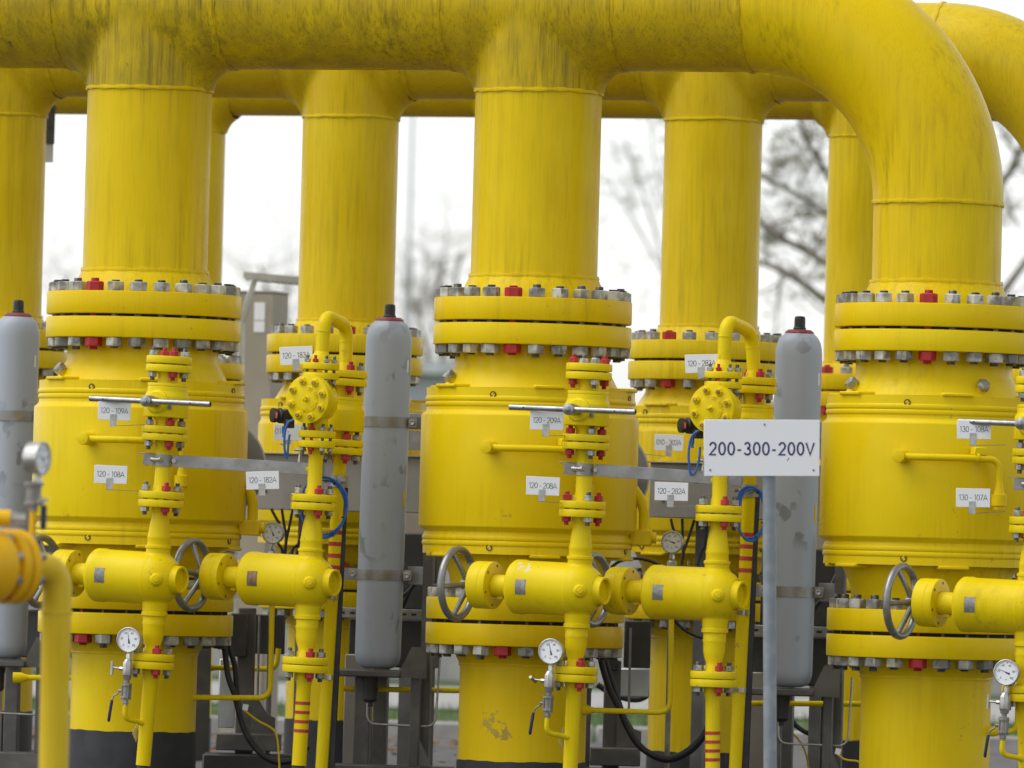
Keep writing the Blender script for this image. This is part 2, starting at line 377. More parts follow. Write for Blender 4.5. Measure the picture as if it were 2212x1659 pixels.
def ribbon(mb, pts, w, h, ox, oy, Mx, lift):
    P = [Vector((p[0] * h + ox, p[1] * h + oy)) for p in pts]; n = len(P); cl = (P[0] - P[-1]).length < 1e-6
    L, Rr = [], []
    for i in range(n):
        a = P[i - 1] if i else (P[-2] if cl else None); c = P[i + 1] if i < n - 1 else (P[1] if cl else None); p = P[i]
        d1 = (p - a).normalized() if a is not None else None; d2 = (c - p).normalized() if c is not None else None
        if d1 is None: d1 = d2
        if d2 is None: d2 = d1
        t_ = d1 + d2; t_ = t_.normalized() if t_.length > .05 else d1
        nn = Vector((-t_.y, t_.x)); k = min(1.8, 1 / max(.3, abs(nn.dot(Vector((-d1.y, d1.x))))))
        L.append(p + nn * w / 2 * k); Rr.append(p - nn * w / 2 * k)
    vs = [(v.x, lift, v.y) for v in L] + [(v.x, lift, v.y) for v in Rr]
    fs = [(i, i + n, i + 1 + n, i + 1) for i in range(n - 1)]
    if DEPTH:
        m2 = 2 * n; vs += [(v[0], v[1] + DEPTH, v[2]) for v in vs]
        fs += [(i, i + 1, i + 1 + m2, i + m2) for i in range(n - 1)] + [(n + i, n + i + m2, n + i + 1 + m2, n + i + 1) for i in range(n - 1)]
    mb.add(vs, fs, Mx)
def text(mb, s, h, w, gap=.10, Mx=None, wide=None):
    tot = sum(GL[c][0] for c in s) * h + gap * h * (len(s) - 1); sx = 1
    if wide: gap = gap + (wide - tot) / (h * (len(s) - 1)); tot = wide
    x = -tot / 2
    for c in s:
        for j, st in enumerate(GL[c][1]): ribbon(mb, st, w, h, x, -h / 2, Mx, -.0002 * j)
        x += (GL[c][0] + gap) * h
    return mb

# smooth tee by surface nets over a signed distance field
def tee_mesh(name, R, r, L, zb, mat, fil=.13, h=.015):
    xs = np.arange(-L / 2, L / 2 + h, h); ys = np.arange(-R - .05, R + .05 + h, h); zs = np.arange(zb, R + .04, h)
    def sdf(x, y, z):
        a = np.sqrt(y * y + z * z) - R
        b_ = np.maximum(np.sqrt(x * x + y * y) - r, z)
        k = .010 + fil * np.minimum(1, np.abs(x) / r) ** 5
        hh = np.maximum(k - np.abs(a - b_), 0) / k
        return np.minimum(a, b_) - hh * hh * k * .25
    X, Yg, Z = np.meshgrid(xs, ys, zs, indexing='ij'); Fv = sdf(X, Yg, Z); sg = Fv < 0
    nx, ny, nz = Fv.shape
    acc = np.zeros((nx - 1, ny - 1, nz - 1, 3)); cnt = np.zeros((nx - 1, ny - 1, nz - 1))
    P = np.stack([X, Yg, Z], -1)
    sl = lambda o, n: slice(o, n - 1 + o)
    for ax in range(3):
        for o1 in (0, 1):
            for o2 in (0, 1):
                offa = [0, 0, 0]; oth = [i for i in range(3) if i != ax]; offa[oth[0]] = o1; offa[oth[1]] = o2
                offb = list(offa); offb[ax] = 1
                A = tuple(sl(offa[i], Fv.shape[i]) for i in range(3)); B = tuple(sl(offb[i], Fv.shape[i]) for i in range(3))
                fa, fb = Fv[A], Fv[B]; cr = sg[A] != sg[B]
                tt = np.where(cr, fa / np.where(cr, fa - fb, 1), 0)
                acc += np.where(cr[..., None], P[A] + (P[B] - P[A]) * tt[..., None], 0); cnt += cr
    ok = cnt > 0; idx = -np.ones(ok.shape, int); idx[ok] = np.arange(ok.sum())
    V = acc[ok] / cnt[ok][:, None]
    for _ in range(3):
        d = sdf(V[:, 0], V[:, 1], V[:, 2]); e = 1e-4
        g = np.stack([sdf(V[:, 0] + e, V[:, 1], V[:, 2]) - d, sdf(V[:, 0], V[:, 1] + e, V[:, 2]) - d, sdf(V[:, 0], V[:, 1], V[:, 2] + e) - d], -1) / e
        V = V - g * (d / np.maximum((g * g).sum(1), .2))[:, None]
    fs = []
    for ax in range(3):
        a1, a2 = [(1, 2), (2, 0), (0, 1)][ax]
        S0 = [slice(1, -1)] * 3; S0[ax] = slice(0, -1); S1 = list(S0); S1[ax] = slice(1, None)
        c0 = sg[tuple(S0)]; c1 = sg[tuple(S1)]; ii = np.argwhere(c0 != c1); flip = c0[c0 != c1]
        base = ii.copy(); base[:, a1] += 1; base[:, a2] += 1
        def cell(d1, d2):
            c = base.copy(); c[:, a1] -= d1; c[:, a2] -= d2; return idx[c[:, 0], c[:, 1], c[:, 2]]
        qd = np.stack([cell(1, 1), cell(0, 1), cell(0, 0), cell(1, 0)], -1)
        qd[~flip] = qd[~flip][:, ::-1]
        fs += [tuple(int(i) for i in r_) for r_ in qd if (r_ >= 0).all()]
    mb = MB(); mb.v = [tuple(p) for p in V]; mb.f = fs; mb.m = [0] * len(fs)
    return mb.mesh(name, mat, 80)

def wobble_ring(R, w=.0045, seg=72, amp=.003, sd=0):
    pts = [(( R + .0005) * math.cos(a), (R + .0005) * math.sin(a), amp * (math.sin(3 * a + sd) * .5 + math.sin(7 * a + 2 * sd) * .3)) for a in [2 * pi * k / seg for k in range(seg)]]
    mb = MB(); n = seg
    vs = []
    for i, p in enumerate(pts):
        rad = Vector((p[0], p[1], 0)).normalized(); ww = w * (1 + .25 * math.sin(11 * i + sd))
        for k in range(6):
            a = 2 * pi * k / 6; vs.append(Vector(p) + rad * (math.cos(a) * ww * .75) + Vector((0, 0, math.sin(a) * ww * 1.5)))
    fs = [(i * 6 + k, ((i + 1) % n) * 6 + k, ((i + 1) % n) * 6 + (k + 1) % 6, i * 6 + (k + 1) % 6) for i in range(n) for k in range(6)]
    return mb.add(vs, fs)

# ================================================================== SETTING
def sheet(name, x0, x1, y0, y1, z, mat):
    mb = MB(); mb.add([(x0, y0, z), (x1, y0, z), (x1, y1, z), (x0, y1, z)], [(0, 1, 2, 3)])
    return struct(part(name, mb, mat))
sheet('ground', -900, 900, -60, 1500, -.012, 'grass')
sheet('yard', -14, 14, -34, 11.2, 0, 'asphalt')
sheet('road', -60, 60, 19.0, 27, .004, 'concrete')
for k in range(-6, 7):
    mb = MB(); mb.box((0, 0, 0), (.99, .16, .12), b=.012)
    kb = struct(obj('kerb', shared('kerb', lambda: mb.mesh('kerb', 'concrete')), None, T(k * 1.0 + rnd.uniform(-.004, .004), 11.28, .03)))
gm = MB()
for k in range(9000):
    x, y = rnd.uniform(-5, 5), rnd.uniform(11.5, 18.9); a = rnd.uniform(0, pi); h = rnd.uniform(.03, .10); w = .004
    dx, dy = math.cos(a) * w, math.sin(a) * w
    gm.add([(x - dx, y - dy, -.012), (x + dx, y + dy, -.012), (x + rnd.uniform(-.03, .03), y + rnd.uniform(-.03, .03), h)], [(0, 1, 2)])
o = part('grass', gm, 'blade'); tag(o, 'strip of short green grass beyond the kerb behind the valves', 'grass'); struct(o, 'stuff')
lm = MB()
for k in range(900):
    cx = rnd.choice([(-2.75, 5.5), (-1.35, 7.5), (-2.4, 9), (-.9, 9.6)])
    x, y = cx[0] + rnd.gauss(0, .5), cx[1] + rnd.gauss(0, .6)
    s = rnd.uniform(.012, .03)
    lm.box((0, 0, 0), (s * 1.6, s, .002), T(x, y, rnd.uniform(.004, .03)) @ RZ(rnd.uniform(0, 6)) @ RX(rnd.uniform(-.6, .6)))
o = part('leaf_litter', lm, 'leaf'); tag(o, 'scatter of brown dead leaves on the ground between the rows', 'leaves'); struct(o, 'stuff')

# ================================================================== MAIN ROWS
ROW = {}
def rowX(u, v, off): return at(u, v, YR(u, off)).x
x1m = rowX(1151, 690, 0); ROW[1] = [(x1m - 1.56), x1m, x1m + 1.56]
a2, b2 = rowX(757, 300, 2.8), rowX(1541, 300, 2.8); p2 = b2 - a2; ROW[2] = [a2 - p2, a2, b2, b2 + p2]
a3, b3 = rowX(414, 300, 5.3), rowX(1866, 300, 5.3); p3 = (b3 - a3) / 2; ROW[3] = [a3, a3 + p3, b3, b3 + p3]
OFF = {1: 0.0, 2: 2.8, 3: 5.3}
def rowM(row, X): return T(X, OFF[row] - TT * X, 0) @ RZ(-TH)

def flange_disc(Ro, Ri, z0, z1, rf=None, zf=None):
    mb = MB(); mb.lathe(bev([(Ri, z0), (Ro, z0), (Ro, z1), (Ri, z1)], .005), 72)
    if rf: mb.lathe([(rf, min(z0, zf)), (rf, max(z0, zf))], 60, None, 1)
    return mb
def manifold(row, label, Rh, zax, zweld, zhub, zf0, zf1, zgap, zlow, Rf, Rb, nb, phases, reds, dims, mats, xleft, first=0):
    xs = ROW[row]; th = thing('pipe_manifold', label, 'pipe', rowM(row, xs[1]))
    cosT = math.cos(TH); loc = [(x - xs[1]) / cosT for x in xs]
    mh, mc = mats
    HX = Matrix(((0, 0, 1, 0), (1, 0, 0, 0), (0, 1, 0, 0), (0, 0, 0, 1)))       # local z of a lathe -> x
    Lt = Rh * 2.75
    tee = tee_mesh('tee', Rh, Rh * .992, Lt, zweld - zax - .012, mh)
    elb = loc[-1]; Re = Rh * 3.0
    cuts = [xleft]
    for s in loc[:-1]:
        if s - Lt / 2 < xleft: continue
        cuts += [s - Lt / 2, s + Lt / 2]
    cuts.append(elb - Re)
    for i in range(0, len(cuts), 2):
        mb = MB(); mb.lathe([(Rh, cuts[i] - .004), (Rh, cuts[i + 1] + .004)], 64, HX)
        part('header_pipe', mb, mh, th, T(0, 0, zax))
    for i, c in enumerate(cuts[1:]):
        part('weld_seam', wobble_ring(Rh, .009 * Rh / .254, sd=i), mh, th, T(c, 0, zax) @ HX)
    mb = MB(); pts = [(elb - Re + Re * math.sin(a), 0, zax - Re + Re * math.cos(a)) for a in [pi / 2 * k / 28 for k in range(29)]]
    mb.tube(pts, Rh * .999, 64, cap=False); part('elbow', mb, M['yel_col'] if row == 1 else mh, th)
    for j, s in enumerate(loc):
        zt = zweld if j < len(loc) - 1 else zax - Re
        if j < len(loc) - 1: obj('tee', tee, th, T(s, 0, zax))
        mb = MB(); mb.lathe([(Rh * .985, zhub), (Rh * .985, zt + .012)], 64); part('riser_pipe', mb, mc, th, T(s, 0, 0))
        part('weld_seam', wobble_ring(Rh, .0055 * Rh / .254, sd=j + 9), mc, th, T(s, 0, zt))
        part('weld_seam', wobble_ring(Rh, .0065 * Rh / .254, sd=j + 4), mc, th, T(s, 0, zhub))
        mb = MB(); mb.lathe([(Rh, zhub), (Rh * 1.09, zhub - (zhub - zf0) * .55), (Rh * 1.16, zf0)], 64); part('flange_neck', mb, mc, th, T(s, 0, 0))
        fl = part('flange', flange_disc(Rf, Rh * .9, zf1, zf0, Rf * .92, zgap), ['yel' if row == 1 else mc, 'gap'], th, T(s, 0, 0))
        studs(fl, Rb, nb, phases[j] if j < len(phases) else .1, reds[j] if j < len(reds) else (), dims, (zf0 + zlow) / 2)
    return th

ZF = dict(f0=2.011, f1=1.9205, g=1.9095, l=1.826)
SB = (.0348, .037, .0165, 2.011 - 1.826, .009)
PH1 = [R_(-1.2), R_(2), R_(7.4)]; RED1 = [(-2,), (-1,), (-1,)]
manifold(1, 'thick grimy yellow front header pipe with three drops and an elbow at the right', .254, 3.171, 2.83, 2.10, ZF['f0'], ZF['f1'], ZF['g'], ZF['l'],
         .391, .352, 24, PH1, RED1, SB, ('yel_head', 'yel_col'), -3.4)
manifold(2, 'second yellow header pipe running behind the front one, elbow cut by the right edge', .2125, 3.183, 2.885, 2.0, 1.936, 1.857, 1.846, 1.768,
         .340, .300, 20, [.05, R_(4), R_(1), 0], [(), (0,), (-2,), ()], (.030, .034, .0145, .168, .008), ('yel_r2h', 'yel_r2'), -3.6)
manifold(3, 'rearmost and thinnest yellow header pipe, seen lowest under the other two', .162, 3.199, 2.96, 1.925, 1.867, 1.794, 1.786, 1.718,
         .277, .245, 16, [0, 0, R_(-15)], [(), (), (-1,)], (.028, .032, .0135, .149, .008), ('yel_r2h', 'yel_r2'), -3.0)

def main_valve(row, X, label, d, mat, mats2=None, deco=True):
    th = thing('pipeline_valve', label, 'valve', rowM(row, X), 'large valves in the %s row' % {1: 'front', 2: 'second', 3: 'rear'}[row])
    Rn, Rc, Rbd = d['Rn'], d['Rc'], d['Rb']
    z = d['z']      # upper flange top, bottom, neck end, shoulder, chamfer a, chamfer b, lower chamfer b, a, collar bottom, lower flange top, bottom
    mb = MB(); mb.lathe(bev([(0, z[2] - .04), (Rc, z[3]), (Rc, z[4]), (Rbd, z[5]), (Rbd, z[6]), (Rc - .006, z[7]), (Rc, z[7] - .012), (Rc, z[8]), (0, z[8] - .001)][1:-1], .004), 96)
    mb.lathe([(0, z[3]), (Rc, z[3])], 96); mb.lathe([(Rc, z[8]), (0, z[8])], 96)
    part('body', mb, mat, th)
    def bead(zc, name='weld_bead'):
        mb = MB(); h = .013
        for dz in (0, .021):
            mb.lathe([(Rc - .002, zc + dz - h)] + [(Rc + .0046 * math.cos(a), zc + dz + h * .8 * math.sin(a)) for a in [-1.3, -.8, -.3, .3, .8, 1.3]] + [(Rc - .002, zc + dz + h)], 96)
        part(name, mb, mat, th)
    hc = z[3] - z[4]
    bead(z[4] + hc * .28); bead(z[8] + (z[7] - z[8]) * .48)
    mb = MB(); mb.lathe([(Rn, z[1] + .001), (Rn, z[2]), (Rn * 1.04, z[2] - .02), (d['Rs'], z[3] + .002)], 80); part('upper_neck', mb, mat, th)
    zl = z[9] + (z[8] - z[9]) * .5
    mb = MB(); mb.lathe([(d['Rs'] * .98, z[8] + .001), (Rn * 1.0, zl), (Rn * .97, z[9] - .001)], 80); part('lower_neck', mb, mat, th)
    Rf = d['Rf']
    part('flange', flange_disc(Rf, Rn * .8, z[1], z[0]), mat, th)
    part('flange', flange_disc(Rf, Rn * .8, z[10], z[9]), mat, th)
    for zz, angs in ((z[3] + .006, d['tabs']), (z[8] - .006, d['tabs'])):
        for a in angs:
            mb = MB(); mb.box((0, -Rc + .055, 0), (.12, .13, .014), RZ(a), b=.004); part('lifting_plate', mb, mat, th, T(0, 0, zz))
    if deco:
        for a, zz in ((d['pl'], z[3] - .028), (d['pl'] + R_(91), z[3] - .028), (d['pl'], z[8] + .026), (d['pl'] + R_(91), z[8] + .026)):
            A = axM((Rc * math.sin(a), -Rc * math.cos(a), zz), (math.sin(a), -math.cos(a), 0))
            mb = MB(); mb.lathe([(.0085, -.002), (.0085, .0030), (.0128, .0036), (.0128, -.002)], 20, A, 1); mb.cyl(.0086, -.003, .0026, 20, A, 0)
            for s in (-1, 1): mb.cyl(.0024, .0026, .0034, 8, A @ T(s * .004, s * .003, 0), 1)
            part('seal_plug', mb, [mat, 'ink'], th)
        for a in d['plugs']:
            rr = (Rn * 1.04 + d['Rs']) / 2; zz = (z[2] + z[3]) / 2 - .012
            A = axM((rr * math.sin(a), -rr * math.cos(a), zz), (math.sin(a) * .75, -math.cos(a) * .75, .66))
            mb = MB(); mb.cyl(.018, -.012, .014, 20, A, 0, .002); mb.lathe([(0, .013), (.026, .013), (.026, .034), (.022, .039), (0, .039)], 6, A, 1)
            part('drain_plug', mb, [mat, 'zinc'], th)
        if row == 1:
            A = RZ(R_(104)) @ T(0, -Rbd - .02, 1.085)
            mb = MB(); mb.box((0, 0, 0), (.075, .085, .062), A, b=.004); mb.cyl(.022, .03, .06, 20, A @ RX(pi / 2)); part('side_bracket', mb, mat, th)
            mb = MB(); mb.tube(fillet([A @ Vector((0, -.01, .03)), A @ Vector((0, -.01, .13)), A @ Vector((0, .05, .21))], .07), .021, 18); part('side_tube', mb, mat, th)
        # vent line: stub, horizontal tube, bend down into a small socket
        st = d.get('vent')
        if st:
            a0, zz = st
            rr = Rbd + .052
            A = axM((Rbd * math.sin(a0), -Rbd * math.cos(a0), zz), (math.sin(a0), -math.cos(a0), 0))
            mb = MB(); mb.cyl(.0255, -.02, .074, 28, A, 0, .003); part('vent_stub', mb, mat, th)
            e = lambda a, z_, r_=rr: (r_ * math.sin(a), -r_ * math.cos(a), z_)
            pts = [e(a0, zz)] + [e(a0 + R_(34) * k / 6, zz - .002) for k in range(1, 7)]
            pts = fillet(pts + [e(a0 + R_(47), zz - .004), e(a0 + R_(47.5), zz - .095)], .075, 10)
            mb = MB(); mb.tube(pts, .0135, 16); part('vent_tube', mb, mat, th)
            A = T(Vector(e(a0 + R_(47.5), zz - .095)))
            mb = MB(); mb.lathe([(.0135, .01), (.015, -.01), (.021, -.040), (.030, -.043), (.030, -.085), (.022, -.087), (.022, -.10), (0, -.10)], 24, A); part('vent_socket', mb, mat, th)
            A = RZ(a0 + R_(36)) @ T(0, -rr, zz)
            mb = MB(); mb.box((.012, .02, .026), (.05, .05, .03), A, b=.003); mb.lathe([(.0137, -.005), (.018, -.005), (.018, .005), (.0137, .005)], 16, A @ RY(pi / 2)); part('tube_clip', mb, mat, th)
    return th
D1 = dict(Rn=.303, Rc=.411, Rb=.430, Rs=.348, Rf=.391, z=[1.9095, 1.826, 1.740, 1.6545, 1.565, 1.5485, 1.1097, 1.0905, 1.0037, .8327, .7459],
          tabs=[R_(-36), R_(28), R_(92), R_(-100), R_(156)], pl=R_(-7), plugs=[R_(-50), R_(48)])
names1 = ['large yellow flanged valve at the left, behind tags 120-109A and 120-108A', 'large yellow flanged valve in the middle, behind tags 120-209A and 120-208A',
          'large yellow flanged valve at the right, behind tags 130-108A and 130-107A']
for i, X in enumerate(ROW[1]):
    d = dict(D1); d['pl'] = R_([-8, -3, 1][i]); d['vent'] = (R_([-6.4, -2, 0][i]), 1.42)
    main_valve(1, X, names1[i], d, 'yel_valve')
D2 = dict(Rn=.262, Rc=.357, Rb=.368, Rs=.30, Rf=.340, z=[1.846, 1.768, 1.72, 1.653, 1.565, 1.545, 1.125, 1.105, 1.03, .915, .836],
          tabs=[R_(-20), R_(60), R_(120)], pl=R_(-30), plugs=[], vent=(R_(-8), 1.40))
names2 = ['yellow valve in the second row half cut by the left edge', 'yellow second-row valve behind the pipe loop of tag 120-183A', 'yellow second-row valve behind tag 010-302A', 'yellow second-row valve under the rightmost rear elbow']
for i, X in enumerate(ROW[2]): main_valve(2, X, names2[i], D2, 'yel_r2')
D3 = dict(Rn=.21, Rc=.285, Rb=.293, Rs=.24, Rf=.277, z=[1.786, 1.718, 1.68, 1.63, 1.55, 1.53, 1.15, 1.13, 1.06, .95, .88], tabs=[R_(60), R_(-20)], pl=0, plugs=[])
names3 = ['small yellow rear valve showing beside the left front valve', 'small yellow rear valve hidden behind the middle front valve', 'small yellow rear valve showing beside the right grey bottle', 'small yellow rear valve under the end of the thinnest header']
for i, X in enumerate(ROW[3]):
    main_valve(3, X, names3[i], D3, 'yel_r2', deco=False)

def ground_riser(row, X, label, Rp, Rf, Rb, nb, zg, z0, z1, ztop, zcoat, phase, reds, dims, mat):
    th = thing('ground_riser', label, 'pipe', rowM(row, X), 'risers below the %s row of valves' % {1: 'front', 2: 'second', 3: 'rear'}[row])
    fl = part('flange', flange_disc(Rf, Rp * .9, z1, z0, Rf * .94, zg), [mat, 'gap'], th)
    studs(fl, Rb, nb, phase, reds, dims, (ztop + z1) / 2)
    zw = z1 - .075
    mb = MB(); mb.lathe([(Rp * 1.16, z1 + .001), (Rp * 1.07, z1 - .04), (Rp, zw)], 72); part('flange_neck', mb, mat, th)
    mb = MB(); mb.lathe([(Rp * .992, zw + .004), (Rp * .992, -.01)], 72); part('pipe', mb, mat, th)
    part('weld_seam', wobble_ring(Rp, .004), mat, th, T(0, 0, zw))
    mb = MB(); n = 72; vs = []
    for k in range(n):
        a = 2 * pi * k / n; zz = zcoat + .0015 * math.sin(5 * a) + .0012 * math.sin(17 * a + 1)
        for r_, z_ in ((Rp * .99, zz), (Rp * 1.008, zz - .002), (Rp * 1.012, -.02)): vs.append((r_ * math.cos(a), r_ * math.sin(a), z_))
    mb.add(vs, [(k * 3 + j, ((k + 1) % n) * 3 + j, ((k + 1) % n) * 3 + j + 1, k * 3 + j + 1) for k in range(n) for j in (0, 1)]); part('coating', mb, 'bitumen', th)
names = ['yellow riser with black foot under the left front valve', 'yellow riser with chipped paint under the middle front valve', 'clean yellow riser under the right front valve']
for i, X in enumerate(ROW[1]):
    ground_riser(1, X, names[i], .254, .391, .352, 24, .7459, .732, .6463, .8327, [.262, .195, .14][i], [R_(-3), R_(1), R_(6.2)][i], (-2,) if i == 0 else (-1,),
                 (.0348, .037, .0165, .8327 - .6463, .011), ['yel_valve', 'yel_chip', 'yel_valve'][i])
names = ['yellow riser under the second-row valve cut by the left edge', 'yellow riser with black foot behind the striped pipe of tag 120-182A', 'yellow riser with black foot behind the hanging black cables', 'yellow riser under the rightmost second-row valve']
for i, X in enumerate(ROW[2]):
    ground_riser(2, X, names[i], .218, .34, .30, 20, .836, .825, .746, .915, [.26, .27, .185, .2][i], R_(4), (0,), (.030, .034, .0145, .169, .009), 'yel_r2')
names = ['thin rear yellow riser behind the left front riser', 'thin rear yellow riser behind the middle front riser', 'thin rear yellow riser behind the right grey bottle rack', 'thin rear yellow riser at the end of the rear row']
for i, X in enumerate(ROW[3]):
    ground_riser(3, X, names[i], .165, .277, .245, 16, .88, .87, .80, .95, .20, 0, (), (.028, .032, .0135, .15, .008), 'yel_r2')

# ================================================================== SMALL BYPASS LINES
PSI = R_(28)
def sf(u, v, Y, lean): return T(at(u, v, Y)) @ RY(R_(lean)) @ RZ(-PSI)
SR, SBC = .089, .064                      # small flange radius, bolt circle
SSD = (.018, .021, .0095, .062, .013)
def small_disc(z0, z1, R=SR, Ri=.02): mb = MB(); mb.lathe(bev([(Ri, z0), (R, z0), (R, z1), (Ri, z1)], .0035), 48); return mb
def small_studs(fl, z, ph, reds, n=4, Rb=SBC, dims=SSD):
    a_off = PSI                       # angles counted from the direction that faces the camera
    for k in range(n):
        a = -pi / 2 + a_off + ph + 2 * pi * k / n
        obj('stud_bolt', stud_mesh(*dims, red=k in reds), fl, T(Rb * math.cos(a), Rb * math.sin(a), z) @ RZ(rnd.uniform(-.5, .5)))
PHS = R_(19)
HXl = Matrix(((0, 0, 1, 0), (1, 0, 0, 0), (0, 1, 0, 0), (0, 0, 0, 1)))
def wheel_meshes():
    Rr, rt = .133, .0142
    rim = MB(); n = 56; vs = []
    for i in range(n):
        a = 2 * pi * i / n
        for k in range(10):
            b_ = 2 * pi * k / 10; rr = Rr + rt * math.cos(b_); vs.append((rt * 1.05 * math.sin(b_), rr * math.cos(a), rr * math.sin(a)))
    rim.add(vs, [(i * 10 + k, i * 10 + (k + 1) % 10, ((i + 1) % n) * 10 + (k + 1) % 10, ((i + 1) % n) * 10 + k) for i in range(n) for k in range(10)])
    sp = MB(); sp.tube([(.045, 0, .016), (.03, 0, .06), (.004, 0, Rr - .006)], [.0125, .0105, .0095], 10)
    hub = MB(); hub.lathe(bev([(0, .02), (.02, .02), (.022, .04), (.022, .085), (0, .085)], .003), 24, HXl)
    return rim.mesh('rim', 'cast'), sp.mesh('spoke', 'cast'), hub.mesh('hub', 'cast')
def gear_valve(Mx, label, plate='nameplate', wheel_rot=0.3, worn=False):
    th = thing('gear_valve', label, 'valve', Mx, 'small horizontal gear valves')
    mat = 'yel_small'
    def body():
        mb = MB(); pr = [(0, -.276), (.097, -.276), (.105, -.266), (.106, -.235), (.1025, -.228), (.102, -.03)]
        pr += [(.104 * math.cos(a), .104 * math.sin(a)) for a in [R_(x) for x in (0, 8, 16, 24, 32, 40, 47, 53)]]
        pr += [(.0595, .086)]
        return mb.lathe(pr, 56, HXl).mesh('body', mat, 30)
    bo = obj('body', shared('gv_body', body) if not worn else body(), th)
    if worn: bo.data.materials[0] = M['yel_worn']
    def seam():
        mb = MB(); mb.lathe([(.1018, -.022), (.1046, -.016), (.1046, -.012), (.1038, -.006)], 56, HXl); return mb.mesh('weld_seam', mat)
    obj('weld_seam', shared('gv_seam', seam), th)
    def ring():
        mb = MB(); mb.lathe([(.0595, .082), (.0555, .09), (.0535, .094), (.0535, .114), (.052, .116), (.0455, .116), (.043, .112), (.043, .098), (.03, .0965), (0, .096)], 44, HXl); return mb.mesh('end_ring', mat, 30)
    obj('end_ring', shared('gv_ring', ring), th)
    def neck(sg):
        mb = MB()
        up = [(.062, .079), (.056, .0875), (.051, .094), (.0475, .0985), (.0475, .116), (.0515, .118), (.0515, .127), (.0445, .130), (.0435, .152), (.0455, .158), (.0445, .165), (.0425, .172), (.0405, .196), (.036, .225), (.0315, .246), (.030, .254), (.034, .266), (.037, .279)]
        dn = [(.064, .076), (.058, .086), (.0515, .094), (.0500, .108), (.0480, .130), (.0515, .133), (.0515, .146), (.0445, .149), (.0435, .168), (.0455, .176), (.0440, .184), (.0425, .190), (.0425, .216), (.038, .240), (.0305, .262), (.0305, .272), (.034, .284), (.037, .296)]
        mb.lathe(up if sg > 0 else dn, 40, None if sg > 0 else RX(pi)); return mb.mesh('neck', mat, 32)
    obj('upper_neck', shared('gv_n1', lambda: neck(1)), th); obj('lower_neck', shared('gv_n-1', lambda: neck(-1)), th)
    obj('flange', shared('gv_f1', lambda: small_disc(.278, .307).mesh('flange', mat)), th)
    fl = obj('flange', shared('gv_f2', lambda: small_disc(-.3234, -.295).mesh('flange', mat)), th)
    def shaft():
        mb = MB(); mb.lathe([(.043, -.37), (.043, -.275)], 36, HXl)
        mb.box((-.30, -.006, -.046), (.02, .016, .014)); mb.box((-.335, -.004, -.045), (.024, .016, .012)); return mb.mesh('shaft', mat)
    obj('shaft', shared('gv_shaft', shaft), th)
    def drum():
        mb = MB(); mb.lathe(bev([(0, -.448), (.090, -.448), (.092, -.44), (.092, -.398), (.0908, -.397), (.0908, -.395), (.092, -.394), (.092, -.366), (.044, -.366)], .002), 52, HXl)
        for k in range(6):
            a = R_(20 + 60 * k); A = T(-.3655, .077 * math.cos(a), .077 * math.sin(a)) @ RY(pi / 2)
            mb.lathe([(.0032, -.001), (.0032, .0006), (.0052, .0008), (.0052, -.001)], 10, A, 1)
        return mb.mesh('gearbox', [mat, 'ink'], 30)
    obj('gearbox', shared('gv_drum', drum), th)
    rim, sp, hub = shared('wheel', wheel_meshes)
    hw = obj('handwheel', rim, th, T(-.530, 0, 0) @ RX(wheel_rot)); obj('hub', hub, hw)
    for k in range(5): obj('spoke', sp, hw, RX(2 * pi * k / 5))
    def plate_m():
        mb = MB(); r0 = .1032; n = 6; pv = []
        for i in range(n + 1):
            a = -pi / 2 + .29 * (2 * i / n - 1)
            for x in (-.2225, -.1775): pv.append((x, r0 * math.sin(a), -r0 * math.cos(a)) if False else (x, r0 * math.cos(a + 0) * 0 + r0 * math.sin(a), r0 * math.cos(a)))
        mb.add(pv, [(2 * i, 2 * i + 1, 2 * i + 3, 2 * i + 2) for i in range(n)])
        for x in (-.2205, -.1795):
            for a in (-.26, .26): mb.cyl(.0016, 0, .0012, 8, axM((x, -r0 * math.cos(a), r0 * math.sin(a)), (0, -1, 0)), 1)
        return mb.mesh('nameplate', [plate, 'stud'])
    obj('nameplate', shared('gv_plate' + plate, plate_m), th)
    def plug():
        A = axM((.052, -.089, -.004), (.50, -.86, 0)); mb = MB()
        mb.lathe([(.026, -.006), (.0255, .002), (.022, .007), (.020, .010), (.0185, .0105), (.0175, .014), (0, .014)], 26, A)
        mb.lathe([(.0115, .013), (.0115, .022), (.0095, .024), (0, .024)], 6, A); return mb.mesh('drain_plug', mat, 30)
    obj('drain_plug', shared('gv_plug', plug), th)
    return th, fl
def spool(Mx, label, z0, z1, R=.030, gaps=(.311, .340, .538, .565), reds=(0,), ph=PHS, Rtop=SR):
    th = thing('pipe_spool', label, 'pipe', Mx, 'small flanged pipe spools'); mat = 'yel_small'
    g = gaps
    f = part('flange', small_disc(g[0], g[1]), mat, th); part('flange', small_disc(g[2], g[3], Rtop), mat, th)
    mb = MB(); mb.lathe([(R * 1.25, g[1] - .001), (R * 1.1, g[1] + .02), (R, g[1] + .036), (R, g[2] - .036), (R * 1.1, g[2] - .02), (R * 1.25, g[2] + .001)], 36); part('pipe', mb, mat, th)
    small_studs(f, (g[0] + g[1] - .033) / 2 + .002, ph, reds)
    return th
